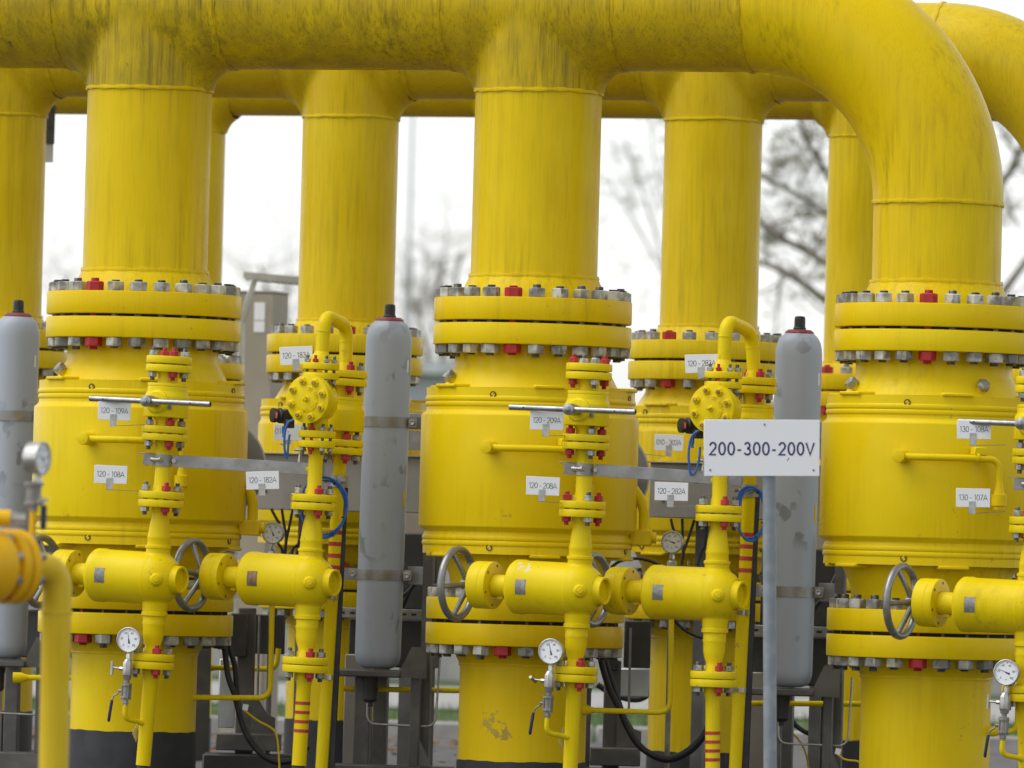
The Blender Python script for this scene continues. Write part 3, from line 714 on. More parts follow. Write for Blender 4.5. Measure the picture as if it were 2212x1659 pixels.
def t_valve_body(th, zb, handle=True, reds=(0,), ph=PHS, z0=0.0):
    mat = 'yel_small'; D = lambda z: z + z0
    f = obj('flange', shared('tv_f1', lambda: small_disc(.569, .596).mesh('flange', mat)), th, T(0, 0, z0)); small_studs(f, .567, ph, reds)
    f2 = obj('flange', shared('tv_f2', lambda: small_disc(.807, .836).mesh('flange', mat)), th, T(0, 0, z0))
    def body():
        mb = MB(); mb.lathe(bev([(.041, .595), (.038, .606), (.041, .617), (.050, .628), (.086, .630), (.087, .633), (.087, .712), (.078, .731), (.078, .748), (.0765, .7485), (.0765, .7505), (.078, .751), (.078, .763), (.0395, .764), (.0395, .796), (.046, .808)], .0015), 52)
        return mb.mesh('body', mat, 28)
    obj('body', shared('tv_body', body), th, T(0, 0, z0))
    return f2
def t_valve(Mx, label, reds=(0,), bar_dir=0.0):
    th = thing('t_handle_valve', label, 'valve', Mx, 'small valves with long T bars')
    f2 = t_valve_body(th, 0, True, reds)
    A = RZ(R_(4)) @ T(0, 0, .687) @ RX(pi / 2)      # local z -> -y
    mb = MB(); mb.lathe(bev([(.05, .06), (.047, .086), (.040, .091), (.040, .094), (0, .094)], .002), 36, A); part('stem_boss', mb, 'yel_small', th)
    mb = MB(); mb.lathe(bev([(.019, .09), (.019, .12), (.0225, .122), (.0225, .186), (.013, .187), (.013, .190), (.009, .190), (.009, .196), (0, .196)], .001), 28, A); part('stem_hub', mb, 'tbar', th)
    hb = MB(); yb = -.165
    L0, L1, r = -.252, .272, .0115
    for a, c in ((L0, -.018), (.018, L1)):
        pr = [(r, a), (r, c)]
        hb.lathe(pr, 22, RZ(R_(4)) @ T(0, yb, .687) @ HXl); hb.lathe([(r, a), (r * .72, a), (r * .72, a + .03), (0, a + .03)][::1], 22, RZ(R_(4)) @ T(0, yb, .687) @ HXl)
        hb.lathe([(r, c), (r * .72, c), (r * .72, c - .03), (0, c - .03)], 22, RZ(R_(4)) @ T(0, yb, .687) @ HXl)
    part('handle_bar', hb, 'tbar', th)
    mb = MB()
    for x in (.19, -.19): mb.cyl(.0036, 0, .0004, 12, RZ(R_(4)) @ T(x, yb - r, .687) @ RX(pi / 2))
    part('pin_hole', mb, 'ink', th)
    mb = MB(); mb.box((.058, -.073, .675), (.014, .004, .03), b=.001); part('tag_plate', mb, 'nameplate', th)
    # blind flange on top
    bl = thing('blind_flange', label.replace('valve with T bar', 'blank cover plate bolted on the T-bar valve'), 'flange', Mx, 'blank covers on the T-bar valves')
    f = part('cover', small_disc(.840, .869, Ri=0), 'yel_small', bl); small_studs(f, .838, PHS, reds)
    return th
def standpipe(Mx, label, foot, zc, tape=None, R=.0285, reds=(0,)):
    th = thing('standpipe', label, 'pipe', Mx, 'small standpipes carrying the gear valves'); mat = 'yel_small'
    f = part('flange', small_disc(-.3555, -.3255), mat, th); small_studs(f, -.3245, PHS, reds)
    inv = Mx.inverted(); p1 = inv @ foot; p0 = Vector((0, 0, -.37)); d = (p1 - p0); L = d.length; A = axM(p0, d, (0, 1, 0))
    mb = MB(); mb.lathe([(R * 1.25, -.016), (R * 1.2, .012), (R, .035), (R, L)], 36, A); part('pipe', mb, mat, th)
    gl = (foot - Mx @ p0).normalized(); fl = foot + gl * (foot.z / -gl.z)
    mb = MB(); mb.tube([inv @ foot, inv @ fl], R * .8, 20); part('sleeve', mb, 'bitumen', th)
    if tape:
        for z0, z1 in tape:
            mb = MB(); mb.lathe([(R + .0012, z0), (R + .0012, z1)], 36, A); part('tape_band', mb, 'redold', th)
    return th, A
# gauges -----------------------------------------------------------------------------------------
def gauge_meshes():
    case = MB(); A = RX(pi / 2)     # z -> -y
    case.lathe(bev([(0, -.032), (.044, -.032), (.0465, -.026), (.0465, .006), (.0495, .007), (.0495, .015), (.0465, .0165), (.045, .016), (.045, .011)], .001), 52, A)
    dial = MB(); dial.lathe([(.0455, .0108), (0, .0108)], 44, A)
    tk = MB()
    for k in range(51):
        a = R_(225 - 270 * k / 50); L = .0065 if k % 10 == 0 else (.0045 if k % 5 == 0 else .003); w = .0009 if k % 10 == 0 else .0005
        r1, r0 = .042, .042 - L; c, s = math.cos(a), math.sin(a); px, pz = -s * w / 2, c * w / 2
        tk.add([(r0 * c + px, -.0112, r0 * s + pz), (r0 * c - px, -.0112, r0 * s - pz), (r1 * c - px, -.0112, r1 * s - pz), (r1 * c + px, -.0112, r1 * s + pz)], [(0, 1, 2, 3)])
    for k, s_ in enumerate(('0', '20', '40', '60', '80', '100')):
        a = R_(225 - 54 * k); text(tk, s_, .0075, .0011, .12, T(.029 * math.cos(a), -.0112, .029 * math.sin(a)))
    text(tk, 'bar', .0045, .0006, .12, T(0, -.0112, -.026))
    nd = MB(); nd.add([(-.0011, -.0122, 0), (.0011, -.0122, 0), (.0004, -.0122, .034), (-.0004, -.0122, .034)], [(0, 1, 2, 3)])
    nd.add([(-.001, -.0122, 0), (-.0045, -.0122, -.014), (.0045, -.0122, -.014), (.001, -.0122, 0)], [(0, 1, 2, 3)]); nd.cyl(.0028, .0118, .0132, 12, A)
    rm = MB(); a = R_(225 - 270 * .52); c, s = math.cos(a), math.sin(a)
    rm.add([(.033 * c - s * .0008, -.0116, .033 * s + c * .0008), (.033 * c + s * .0008, -.0116, .033 * s - c * .0008), (.043 * c + s * .0008, -.0116, .043 * s - c * .0008), (.043 * c - s * .0008, -.0116, .043 * s + c * .0008)], [(0, 1, 2, 3)])
    stem = MB(); stem.cyl(.009, -.062, -.042, 16); stem.lathe([(.0125, -.076), (.0125, -.058), (.011, -.056), (0, -.056)], 6); stem.lathe([(0, -.076), (.0125, -.076)], 6)
    return case.mesh('case', 'steel', 30), dial.mesh('dial', 'dial'), tk.mesh('scale_print', 'ink'), nd.mesh('needle', 'ink'), rm.mesh('red_mark', 'glassy'), stem.mesh('stem', 'steel')
def gauge(P, yaw, val, label, lean=0.0, sc=1.0):
    th = thing('pressure_gauge', label, 'gauge', T(P) @ RY(R_(lean)) @ RZ(R_(yaw)) @ Matrix.Scale(sc, 4), 'round steel pressure gauges')
    c, d, tk, nd, rm, st = shared('gauge', gauge_meshes)
    obj('case', c, th); dd = obj('dial', d, th); obj('scale_print', tk, dd); obj('red_mark', rm, dd)
    obj('needle', nd, th, RY(R_(-135 + 270 * val / 100))); obj('stem', st, th)
    return th
def gauge_valves(P, label, to, thandle='v', yaw=-20, Y=None):
    """block needle valve with T handle, ball valve with blue lever and gooseneck tube; P = gauge centre, to = where the tube joins the standpipe"""
    lean = R_(2.2); A = T(P) @ RY(lean) @ RZ(R_(yaw)); inv = A.inverted()
    th = thing('gauge_valve', label, 'valve', A, 'isolating valves under the pressure gauges')
    mb = MB(); mb.lathe(bev([(0, -.155), (.016, -.155), (.0185, -.142), (.0215, -.138), (.0215, -.092), (.0165, -.084), (.014, -.0755), (0, -.0755)], .001), 8); part('needle_valve_body', mb, 'steel', th)
    mb = MB(); mb.tube([(-.02, 0, -.115), (-.034, 0, -.114)], .0085, 6); mb.tube([(-.034, 0, -.114), (-.064, 0, -.112)], .004, 10)
    if thandle == 'v': mb.tube([(-.066, 0, -.086), (-.066, 0, -.140)], .0062, 12)
    else: mb.tube([(-.068, -.03, -.103), (-.066, .028, -.121)], .0062, 12)
    part('t_handle', mb, 'steel', th)
    mb = MB()
    mb.lathe([(.0105, -.172), (.0105, -.154)], 16); mb.lathe(bev([(0, -.182), (.022, -.182), (.022, -.172), (0, -.172)], .001), 8); mb.lathe(bev([(0, -.23), (.022, -.23), (.022, -.22), (0, -.22)], .001), 8)
    mb.cyl(.0165, -.222, -.18, 20); mb.lathe([(.012, -.23), (.0135, -.248), (.011, -.25), (.011, -.256), (0, -.256)], 6)
    for k in range(4):
        a = pi / 4 + k * pi / 2; mb.cyl(.0032, -.234, -.168, 8, T(.0185 * math.cos(a), .0185 * math.sin(a), 0))
    part('ball_valve_body', mb, 'steel_dull', th)
    mb = MB(); mb.tube([(-.014, -.005, -.2), (-.03, -.005, -.2)], .006, 10); mb.tube(fillet([(-.03, -.005, -.196), (-.03, -.006, -.21), (-.05, -.008, -.222), (-.055, -.008, -.25)], .01), .0035, 8); part('lever', mb, 'steel_dull', th)
    mb = MB(); mb.tube([(-.0545, -.008, -.238), (-.056, -.008, -.25), (-.060, -.009, -.29), (-.062, -.010, -.318), (-.062, -.010, -.324)], [.005, .0064, .0062, .0062, .004], 12); part('lever_grip', mb, 'bluegrip', th)
    tj = inv @ to
    pts = fillet([(0, 0, -.25), (0, 0, tj.z + .0), (tj.x, tj.y, tj.z - .012)], .075, 10)
    mb = MB(); mb.tube(pts, .0098, 14); part('gooseneck_tube', mb, 'yel_small', th)
    d = Vector(pts[-1]) - Vector(pts[-3]); mb = MB(); mb.lathe([(.0098, -.022), (.0125, -.014), (.017, .004), (.017, .012)], 18, axM(Vector(pts[-1]) - d.normalized() * .004, d)); part('tube_boss', mb, 'yel_small', th)
    dm = Vector((.012, .01, -.345))
    return th
# tag plates ---------------------------------------------------------------------------------------
def tag_plate(txt, uv, Y, label, tilt=0.0, size=(.128, .0705), strip=None, yaw=0.0, bx=0.0, tw=.108, th_=.0205, rot=0):
    Mx = T(at(*uv, Y)) @ RY(R_(tilt)) @ RZ(R_(yaw))
    th = thing('tag_sign', label, 'sign', Mx, 'white number tags')
    w, h = size
    mb = MB(); mb.box((0, 0, 0), (w, .003, h), b=.0008); p = part('plate', mb, 'white', th)
    mb = MB(); text(mb, txt, th_, .0019, .10, T(0, -.0019, h * .02), wide=tw); part('lettering', mb, 'ink', p)
    mb = MB(); mb.box((bx, -.003, -h * .5), (.026, .0016, .046), b=.0005); mb.box((bx, -.007, -h * .5 - .0235), (.026, .012, .0016))
    for s in (-1, 1): mb.lathe([(.0032, 0), (.0026, .0014), (0, .002)], 10, T(bx + s * .006, -.0038, -h * .5 + .0165) @ RX(pi / 2))
    part('bracket', mb, 'steel', th)
    if strip is not None:
        e = Mx.inverted() @ strip; a = Vector((bx - .012, .0, -h * .5 - .0243))
        d = e - a; L = d.length; xq = axM(a, d, (0, 0, 1))
        mb = MB(); mb.box((0, 0, L / 2), (.012, .0022, L), xq); part('arm', mb, 'steel_dull', th)
    return th

# ---- positions of the five lines
def YA(u): return YR(u, -.75)
LINES = {}
for key, uv, lean in (('A1', q(1, 993, 455), 1.75), ('A2', q(2, 1552, 527), 1.25), ('A3', q(3, 2244, 640), 1.2), ('B1', q(1, 1963, 475), 1.5), ('B2', q(3, 258, 556), .45)):
    yy = YA(uv[0]) + (.12 if key[0] == 'B' else 0); LINES[key] = (uv, yy, lean, sf(*uv, yy, lean))
def LP(key, x, y, z): return LINES[key][3] @ Vector((x, y, z))
side = {'A1': 'left', 'A2': 'middle', 'A3': 'right'}
feet = {'A1': q(1, 908, 1642), 'A2': q(2, 1497, 1690), 'A3': q(3, 2225, 1690), 'B1': q(1, 1897, 1642), 'B2': q(3, 236, 1690)}
RED = {'A1': (0, 2), 'A2': (1, 3), 'A3': (2,), 'B1': (0, 2), 'B2': (0, 2)}
own = {'A1': 'below tag 120-108A', 'A2': 'below tag 120-208A', 'A3': 'below tag 130-107A', 'B1': 'below tag 120-182A', 'B2': 'below tag 120-282A'}
for key in LINES:
    uv, Y, lean, Mx = LINES[key]
    gear_valve(Mx, 'yellow horizontal gear valve with grey handwheel ' + own[key], 'brass_plate' if key in ('B1',) else 'nameplate', {'A1': .25, 'A2': .42, 'A3': .40, 'B1': .15, 'B2': .3}[key], worn=key == 'A2')
    th, A = standpipe(Mx, {'A1': 'yellow standpipe under the left gear valve, beside its gauge', 'A2': 'yellow standpipe under the middle gear valve, beside its gauge', 'A3': 'yellow standpipe at the right edge beside its gauge',
                      'B1': 'yellow standpipe with four red tape bands beside a black conduit', 'B2': 'yellow standpipe with four red tape bands left of the sign post'}[key], at(*feet[key], Y), 0,
              tape=[(z0, z0 + .0125) for z0 in ((.098, .134, .170, .206) if key == 'B1' else (.155, .189, .223, .257))] if key[0] == 'B' else None, reds=(0,) if key != 'A2' else (0,))
    rd = RED[key]
    spool(Mx, 'yellow flanged spool between two small valves ' + {'A1': 'of the left line, held by a steel clamp', 'A2': 'of the middle line, held by a steel clamp', 'A3': 'at the right edge, with a clamp bracket',
          'B1': 'carrying a tiny needle valve, right of tag 120-182A', 'B2': 'partly behind the 200-300-200V sign'}[key], 0, 0, reds=rd if key[0] == 'A' else (0,), R=.0305 if key[0] == 'A' else .0285,
          gaps=(.311, .340, .538, .565) if key[0] == 'A' else (.311, .340, .522, .549), Rtop=SR if key[0] == 'A' else .073)
for key in ('A1', 'A2', 'A3'):
    t_valve(LINES[key][3] @ T(0, 0, .687) @ RZ(0) @ T(0, 0, -.687), side[key] + ' small yellow valve with T bar handle', reds=RED[key])

# ---- clamp brackets tying the lines together
def flatbar(name, label, cat, pts, w, t_, mat, group=None):
    a, b_ = Vector(pts[0]), Vector(pts[1]); d = b_ - a
    mb = MB(); mb.box((0, 0, d.length / 2), (t_, w, d.length), axM(a, d, (0, 0, 1)), b=.001)
    return mb
for key, bkey, uB in (('A1', 'B1', q(4, 2085, 1378)), ('A2', 'B2', q(6, 420, 1440)), ('A3', None, None)):
    Mx = LINES[key][3]; zc = .462
    th = thing('pipe_clamp', {'A1': 'steel clamp and long flat bar between the left lines', 'A2': 'steel clamp and long flat bar from the middle line towards the sign', 'A3': 'steel clamp bracket on the line at the right edge'}[key], 'clamp', Mx, 'steel pipe clamps with flat bars')
    mb = MB(); mb.lathe([(.0312, zc - .023), (.036, zc - .023), (.036, zc + .023), (.0312, zc + .023)], 36); part('collar', mb, 'bar', th)
    CM = RZ(PSI)
    mb = MB(); mb.box((-.058, -.005, zc), (.042, .006, .044), CM, b=.001); mb.box((-.06, .02, zc + .024), (.075, .05, .003), CM, b=.0008); part('lug', mb, 'bar', th)
    mb = MB(); mb.tube([CM @ Vector((-.045, -.012, zc + .002)), CM @ Vector((-.012, -.042, zc + .002))], .0095, 14); mb.tube([CM @ Vector((-.012, -.042, zc + .002)), CM @ Vector((-.006, -.0475, zc + .002))], .0105, 6)
    mb.tube([CM @ Vector((.036, -.018, zc)), CM @ Vector((.042, -.03, zc))], .0095, 6); part('bolt', mb, 'steel', th)
    if uB:
        a = CM @ Vector((.04, -.004, zc)); Yb = YA(uB[0]) + .16
        b_ = Mx.inverted() @ at(*uB, Yb)
        part('flat_bar', flatbar('', '', '', (a, b_), .047, .006, 'bar'), 'bar', th)

# ---- gauges of the front lines
for key, uvg, val, tov, thd in (('A1', q(1, 823, 845), 47, q(1, 915, 1352), 'v'), ('A2', q(2, 1380, 918), 45, q(2, 1495, 1442), 'h'), ('A3', q(3, 2104, 1052), 25, q(3, 2212, 1580), 'v')):
    Y = LINES[key][1]; P = at(*uvg, Y - .075)
    gauge(P, -17, val, 'pressure gauge low on the %s line with a white dial' % side[key], 1.0)
    gauge_valves(P, 'steel gauge valve with blue lever on the %s line' % side[key], at(*tov, Y - .012), thd)
    dm = MB(); dm.prism([(0, .032), (.014, 0), (0, -.034), (-.016, .0)], -.001, .001); dm.tube([(0, 0, .03), (.004, .004, .055)], .001, 6)
    o = part('seal_tag', dm, 'steel', None, T(at(*{'A1': q(1, 864, 1440), 'A2': q(2, 1447, 1490), 'A3': q(3, 2190, 1660)}[key], Y + .02)) @ RZ(.4)); tag(o, 'tiny diamond metal seal tag beside the %s standpipe' % side[key], 'tag', 'diamond seal tags')

# ---- check valves with bolted covers, loops and second lines
BS = (.0115, .013, .0062, .068, .014)
def rib_text(mb, s, r, a0, step, h, A):
    for i, c in enumerate(s):
        a = R_(a0 - step * i)
        if c != ' ': text(mb, c, h, h * .22, Mx=A @ T(r * math.cos(a), 0, r * math.sin(a)) @ RY(pi / 2 - a))
def check_valve(Mx, label, ey):
    th = thing('check_valve', label, 'valve', Mx, 'small check valves with bolted covers'); mat = 'yel_small'; zc = .7086
    f = part('flange', small_disc(.561, .589, .073), mat, th); small_studs(f, .5555, R_(24), (7,), 8, .057, BS)
    f2 = part('flange', small_disc(.789, .815, .073), mat, th)
    mb = MB(); mb.lathe([(.052, .588), (.040, .60), (.040, .635), (.058, .65), (.072, .68), (.075, zc), (.070, .74), (.055, .765), (.042, .775), (.042, .784), (.052, .79)], 40)
    A = T(0, 0, zc) @ RX(pi / 2)
    mb.lathe([(.075, -.01), (.082, .03), (.088, .05), (.0935, .054), (.0935, .072)], 48, A); part('body', mb, mat, th, ang=30)
    mb = MB(); mb.lathe(bev([(.0925, .0735), (.0945, .074), (.0945, .0945), (.052, .0945), (.050, .097), (0, .0975)], .0012), 52, A); cv = part('cover', mb, mat, th)
    for k in range(8):
        a = R_(18 + 45 * k); obj('cover_nut', shared('cnut', lambda: MB().lathe([(.0155, 0), (.0155, .008), (.013, .0105), (0, .0105)], 6).cyl(.0082, .010, .017, 14, None, 1, .001).mesh('cover_nut', [mat, 'rust'], 25)), cv, A @ T(.072 * math.cos(a), .072 * math.sin(a), .0945))
    global DEPTH
    DEPTH = .0035; mb = MB(); L = T(0, -.0995, zc)
    rib_text(mb, '25 10H', .043, 78, 13, .0115, L); rib_text(mb, 'WCB', .043, -20, 16, .0115, L)
    text(mb, '2HG', .0115, .0025, .15, L @ T(-.004, 0, -.042)); part('cast_lettering', mb, mat, cv)
    mb = MB(); mb.lathe([(.013, .0968), (.011, .101), (.007, .103), (0, .1032)], 16, A)
    EA = A @ T(0, 0, .1125) @ RZ(R_(ey)) @ RX(pi / 2)
    mb.tube([EA @ Vector((.0085 * math.cos(a), .0085 * math.sin(a), 0)) for a in [2 * pi * k / 16 for k in range(17)]], .0028, 8, cap=False); part('eyelet', mb, mat, cv)
    mb = MB(); L = T(.086 * .66, -.03, zc) @ RZ(R_(62))
    text(mb, '2HG', .009, .002, .2, L @ T(0, -.022, .012) ); text(mb, 'WCB', .009, .002, .2, L @ T(0, -.022, -.010)); part('side_lettering', mb, mat, th); DEPTH = 0.0
    return th
def loop_pipe(Mx, label, p, mid, CM):
    th = thing('loop_pipe', label, 'pipe', Mx, 'inverted U pipes over the check valves'); inv = Mx.inverted(); mat = 'yel_small'
    f = part('flange', small_disc(.827, .853, .073), mat, th); small_studs(f, .821, R_(24), (7,), 8, .057, BS)
    pts = [inv @ x for x in p]; path = fillet(pts, .062, 12)
    mb = MB(); mb.tube(path, .0262, 24, cap=False); part('bend', mb, mat, th)
    mb = MB(); mb.lathe([(.052, .852), (.044, .866), (.030, .892), (.0262, .90)], 32); part('weld_neck', mb, mat, th)
    for i in (1, len(path) - 2):
        d = (path[i + 1] - path[i]) if i > 1 else (path[1] - path[0]); part('weld_seam', wobble_ring(.0262, .0022, 30, .0008), mat, th, axM(path[i], d))
    R = inv @ CM; f = part('flange', small_disc(.840, .869), mat, th, R)
    for k in range(4):
        a = -pi / 2 + PSI + R_(20) + pi / 2 * k; obj('stud_bolt', stud_mesh(*SSD, red=k in (0, 2)), f, T(SBC * math.cos(a), SBC * math.sin(a), .838))
    mb = MB(); mb.lathe([(.036, .868), (.030, .885), (.0262, .90)], 28, R); part('weld_neck', mb, mat, th)
LC = {}
for key, b, uvt, lean, foot in (('C1', 'B1', (745, 817), 1.9, q(1, 2042, 1640)), ('C2', 'B2', (1628, 833), .75, q(3, 382, 1640))):
    Y = LINES[b][1] + .22; P = at(*uvt, Y); Rm = RY(R_(lean)) @ RZ(-PSI); Mx = T(P) @ Rm @ T(0, 0, -.838); LC[key] = (Mx, Y)
    Mb = LINES[b][3]; nm = 'left' if b == 'B1' else 'right'
    check_valve(Mb, {'B1': 'yellow check valve with eight-bolt round cover, beside tag 120-183A', 'B2': 'yellow check valve with eight-bolt round cover just above the 200-300-200V sign'}[b], 70 if b == 'B1' else 25)
    if b == 'B1': pl = [(694.5, 770, 0), (702, 681, 0), (749, 704, .22), (743, 800, .22)]
    else: pl = [(1563, 783, 0), (1569, 692, 0), (1623, 717, .22), (1625, 812, .22)]
    top0 = Mb @ Vector((0, 0, .88)); bot = Mx @ Vector((0, 0, .885))
    p = [top0] + [at(u, v, LINES[b][1] + dy) for u, v, dy in pl[1:3]] + [bot]
    loop_pipe(Mb, {'B1': 'inverted U yellow pipe right of tag 120-183A', 'B2': 'inverted U yellow pipe above the white sign'}[b], p, None, Mx)
    th = thing('inline_valve', {'B1': 'plain yellow inline valve behind the left check valve', 'B2': 'plain yellow inline valve behind the check valve over the sign'}[b], 'valve', Mx, 'plain inline valves behind the check valves')
    t_valve_body(th, 0, reds=(0, 2), ph=R_(20))
    th = thing('standpipe', {'B1': 'taller yellow standpipe strapped to a black conduit, left of the middle bottle', 'B2': 'taller yellow standpipe strapped to a black conduit, left of the sign post'}[b], 'pipe', Mx, 'strapped standpipes')
    part('flange', small_disc(.538, .565), 'yel_small', th)
    inv = Mx.inverted(); f0 = at(*foot, Y); p0 = Vector((0, 0, .54)); pe = inv @ f0; pe = pe + (pe - p0) * .12; A = axM(p0, pe - p0, (0, 1, 0)); L = (pe - p0).length
    mb = MB(); mb.lathe([(.034, 0), (.030, .02), (.025, .034), (.025, L)], 32, A); part('pipe', mb, 'yel_small', th)
    s0 = .30 if b == 'B1' else .27
    for k in range(4):
        mb = MB(); z0 = s0 + .046 * k; mb.lathe([(.0262, z0), (.0262, z0 + .0165)], 32, A); part('tape_band', mb, 'redold', th)
    for z0 in ((.555, .87) if b == 'B1' else (.57, .87)):
        mb = MB(); mb.lathe([(.0257, z0), (.0272, z0), (.0272, z0 + .0165), (.0257, z0 + .0165)], 32, A); mb.box((.035, -.0268, z0 + .008), (.075, .0012, .0165), A @ RZ(-.2)); mb.box((-.026, -.016, z0 + .008), (.012, .014, .02), A)
        part('hose_band', mb, 'steel', th)
    # clamp on it
    z0 = .085
    mb = MB(); mb.lathe([(.0305, z0), (.036, z0), (.036, z0 + .047), (.0305, z0 + .047)], 32, A); mb.tube([A @ Vector((-.045, -.03, z0 + .023)), A @ Vector((-.03, -.044, z0 + .023))], .011, 6); mb.tube([A @ Vector((.05, -.005, z0 + .023)), A @ Vector((.06, -.016, z0 + .023))], .010, 6)
    mb.tube([A @ Vector((.03, .0, z0 + .023)), A @ Vector((.052, -.004, z0 + .023))], .006, 8)
    part('clamp', mb, 'bar', th)
    # black conduit
    mb = MB(); c0 = at(*({'B1': (745, 1052), 'B2': (1634, 1070)}[b]), Y + .012); c1 = at(*({'B1': (716, 1659), 'B2': (1610, 1659)}[b]), Y + .012); c1 = c1 + (c1 - c0) * .16
    mb.box((0, 0, (c1 - c0).length / 2), (.027, .02, (c1 - c0).length), axM(c0, c1 - c0, (0, 1, 0)), b=.003)
    o = part('conduit', mb, 'black'); tag(o, {'B1': 'black flat conduit strip strapped to the left striped standpipe', 'B2': 'black flat conduit strip just left of the sign post'}[b], 'conduit', 'black conduits')
    # coil of blue cable
    cu, cv = {'B1': (699.5, 1096), 'B2': (1622, 1110)}[b]
    th = thing('cable_coil', {'B1': 'coil of blue cable hanging behind the left striped line', 'B2': 'coil of blue cable half hidden by the white sign'}[b], 'cable', T(at(cu, cv, LINES[b][1] + .105)), 'coils of blue cable')
    for j in range(3):
        n = 40; rx, rz = .092 - .006 * j, .119 - .005 * j
        if b == 'B2': rx, rz = .06 - .005 * j, .105 - .004 * j
        pts = [(rx * math.cos(a) + .004 * math.sin(2 * a + j), .006 * math.sin(3 * a + j) + .008 * j, rz * math.sin(a) + .003 * math.cos(3 * a + 2 * j)) for a in [2 * pi * k / n for k in range(n + 1)]]
        mb = MB(); mb.tube(pts, .0042, 8, cap=False); part('cable_loop', mb, 'blue', th)
    for a in (R_(-20), R_(-65), R_(60)):
        rx, rz = (.086, .114) if b == 'B1' else (.055, .10)
        mb = MB(); mb.lathe([(.0115, -.003), (.0115, .003)], 12, axM((rx * math.cos(a), .007, rz * math.sin(a)), (-rx * math.sin(a), 0, rz * math.cos(a)))); part('cable_tie', mb, 'black', th)
    # position indicator
    iu, iv = {'B1': q('z5', 415, 340), 'B2': q('z7', 632, 430)}[b]; P = at(iu, iv, LINES[b][1] + .06)
    th = thing('position_indicator', {'B1': 'black switch box with red CLOSED window beside the left check valve', 'B2': 'black switch box with red CLOSED window left of the white sign'}[b], 'switch', T(P) @ RZ(R_(-66)) @ Matrix.Scale(.66, 4), 'valve position switch boxes')
    mb = MB(); mb.box((0, 0, 0), (.07, .075, .085), b=.01); part('housing', mb, 'panel_dk', th)
    A = T(0, -.037, .004) @ RX(pi / 2)
    mb = MB(); mb.lathe(bev([(.046, -.004), (.046, .006), (.040, .010), (.040, .026), (.043, .028), (.043, .05), (0, .05)], .002), 36, A); part('dome', mb, 'black', th)
    mb = MB(); mb.lathe([(.0436, .029), (.0436, .049)], 14, A, a0=R_(-30), arc=R_(60)); w = part('window', mb, 'red', th)
    mb = MB(); text(mb, 'CLOSED', .0075, .0012, .12, T(.0442, -.076, .004) @ RZ(pi / 2) @ RY(-pi / 2)); part('lettering', mb, 'white', w)
    mb = MB(); mb.box((.06, .0, -.045), (.05, .05, .05), b=.003); part('bracket', mb, 'panel_dk', th)
    mb = MB(); mb.cyl(.013, -.05, -.01, 8, T(.03, -.02, -.05)); mb.cyl(.009, -.075, -.05, 12, T(.03, -.02, -.05)); part('cable_gland', mb, 'blue', th)
    pz = [(490, 370), (440, 395), (412, 470), (405, 560), (410, 650), (428, 705), (436, 640), (442, 560), (452, 500)] if b == 'B1' else None
    pz = [q('z5', *a) for a in pz] if b == 'B1' else [q('z7', *a) for a in ((690, 460), (630, 500), (600, 570), (588, 680), (595, 770), (610, 850), (650, 820), (680, 720), (688, 610))]
    mb = MB(); mb.tube(smooth([at(*a, LINES[b][1] - .02 + .004 * i) for i, a in enumerate(pz)], 6), .0048, 10); o = part('signal_cable', mb, 'blue')
    tag(o, {'B1': 'blue cable looping down from the left switch box', 'B2': 'blue cable looping down left of the white sign'}[b], 'cable', 'blue switch cables')
    # tiny needle valve on the spool
    Mn = Mb @ T(0, 0, .437) @ RZ(R_(-14)); th = thing('needle_valve', {'B1': 'tiny steel needle valve on the spool right of tag 120-182A', 'B2': 'tiny steel needle valve under the lower left corner of the sign'}[b], 'valve', Mn, 'tiny needle valves')
    mb = MB(); mb.lathe([(.018, .020), (.013, .036), (.0095, .045), (.0095, .075)], 18, RY(-pi / 2) ); part('boss', mb, 'yel_small', th)
    mb = MB(); mb.box((-.088, 0, .002), (.04, .026, .026), b=.002); mb.lathe([(0, .105), (.0145, .105), (.0145, .125), (0, .125)], 6, RY(-pi / 2)); part('body', mb, 'steel_dull', th)
    mb = MB(); mb.lathe([(.0085, .012), (.0085, .04), (.0065, .045), (.0065, .056), (.0035, .056), (.0035, .072)], 14, T(-.086, 0, 0)); mb.tube([(-.114, .0, .074), (-.058, 0, .074)], .0055, 10); part('t_handle', mb, 'steel', th)

# ---- number tags
yA, yB = lambda k: LINES[k][1], None
def strip(k, x, y, Y): return at(*q(k, x, y), Y)
TG = [('120 - 109A', 4, (726, 1004), 'A1', 1.0, (918, 1091)), ('120 - 108A', 4, (702, 1407), 'A1', .7, (880, 1513)), ('120 - 183A', 4, (1880, 652), 'B1', -4.5, (1925, 745)),
      ('120 - 182A', 4, (1666, 1444), 'B1', -3.0, (1862, 1535)), ('120 - 209A', 5, (1350, 1065), 'A2', 0, (1466, 1160)), ('120 - 208A', 5, (1325, 1480), 'A2', 1.0, (1440, 1586)),
      ('120 - 283A', 6, (167, 703), 'B2', -3.0, (192, 792)), ('130 - 108A', 6, (1895, 1122), 'A3', -.5, (2098, 1220)), ('130 - 107A', 6, (1889, 1555), 'A3', -.6, (2090, 1642)), ('120 - 282A', 'z7', (437, 1000), 'B2', .2, (655, 1125))]
what = ['under the left T bar', 'on a strip left of the left line', 'left of the left inverted U pipe', 'over the grey box left of the striped line', 'under the middle T bar', 'on a strip left of the middle line',
        'partly behind bolts, above the white sign', 'under the right T bar', 'left of the line at the right edge', 'over the grey box left of the sign post']
for (txt, k, c, ln, tl, sp), w in zip(TG, what):
    Y = LINES[ln][1] + (-.075 if ln[0] == 'A' else .0)
    tag_plate(txt, q(k, *c), Y, 'white tag reading %s %s' % (txt.replace(' ', ''), w), tl, strip=strip(k, *sp, LINES[ln][1] - .03), bx=-.003)
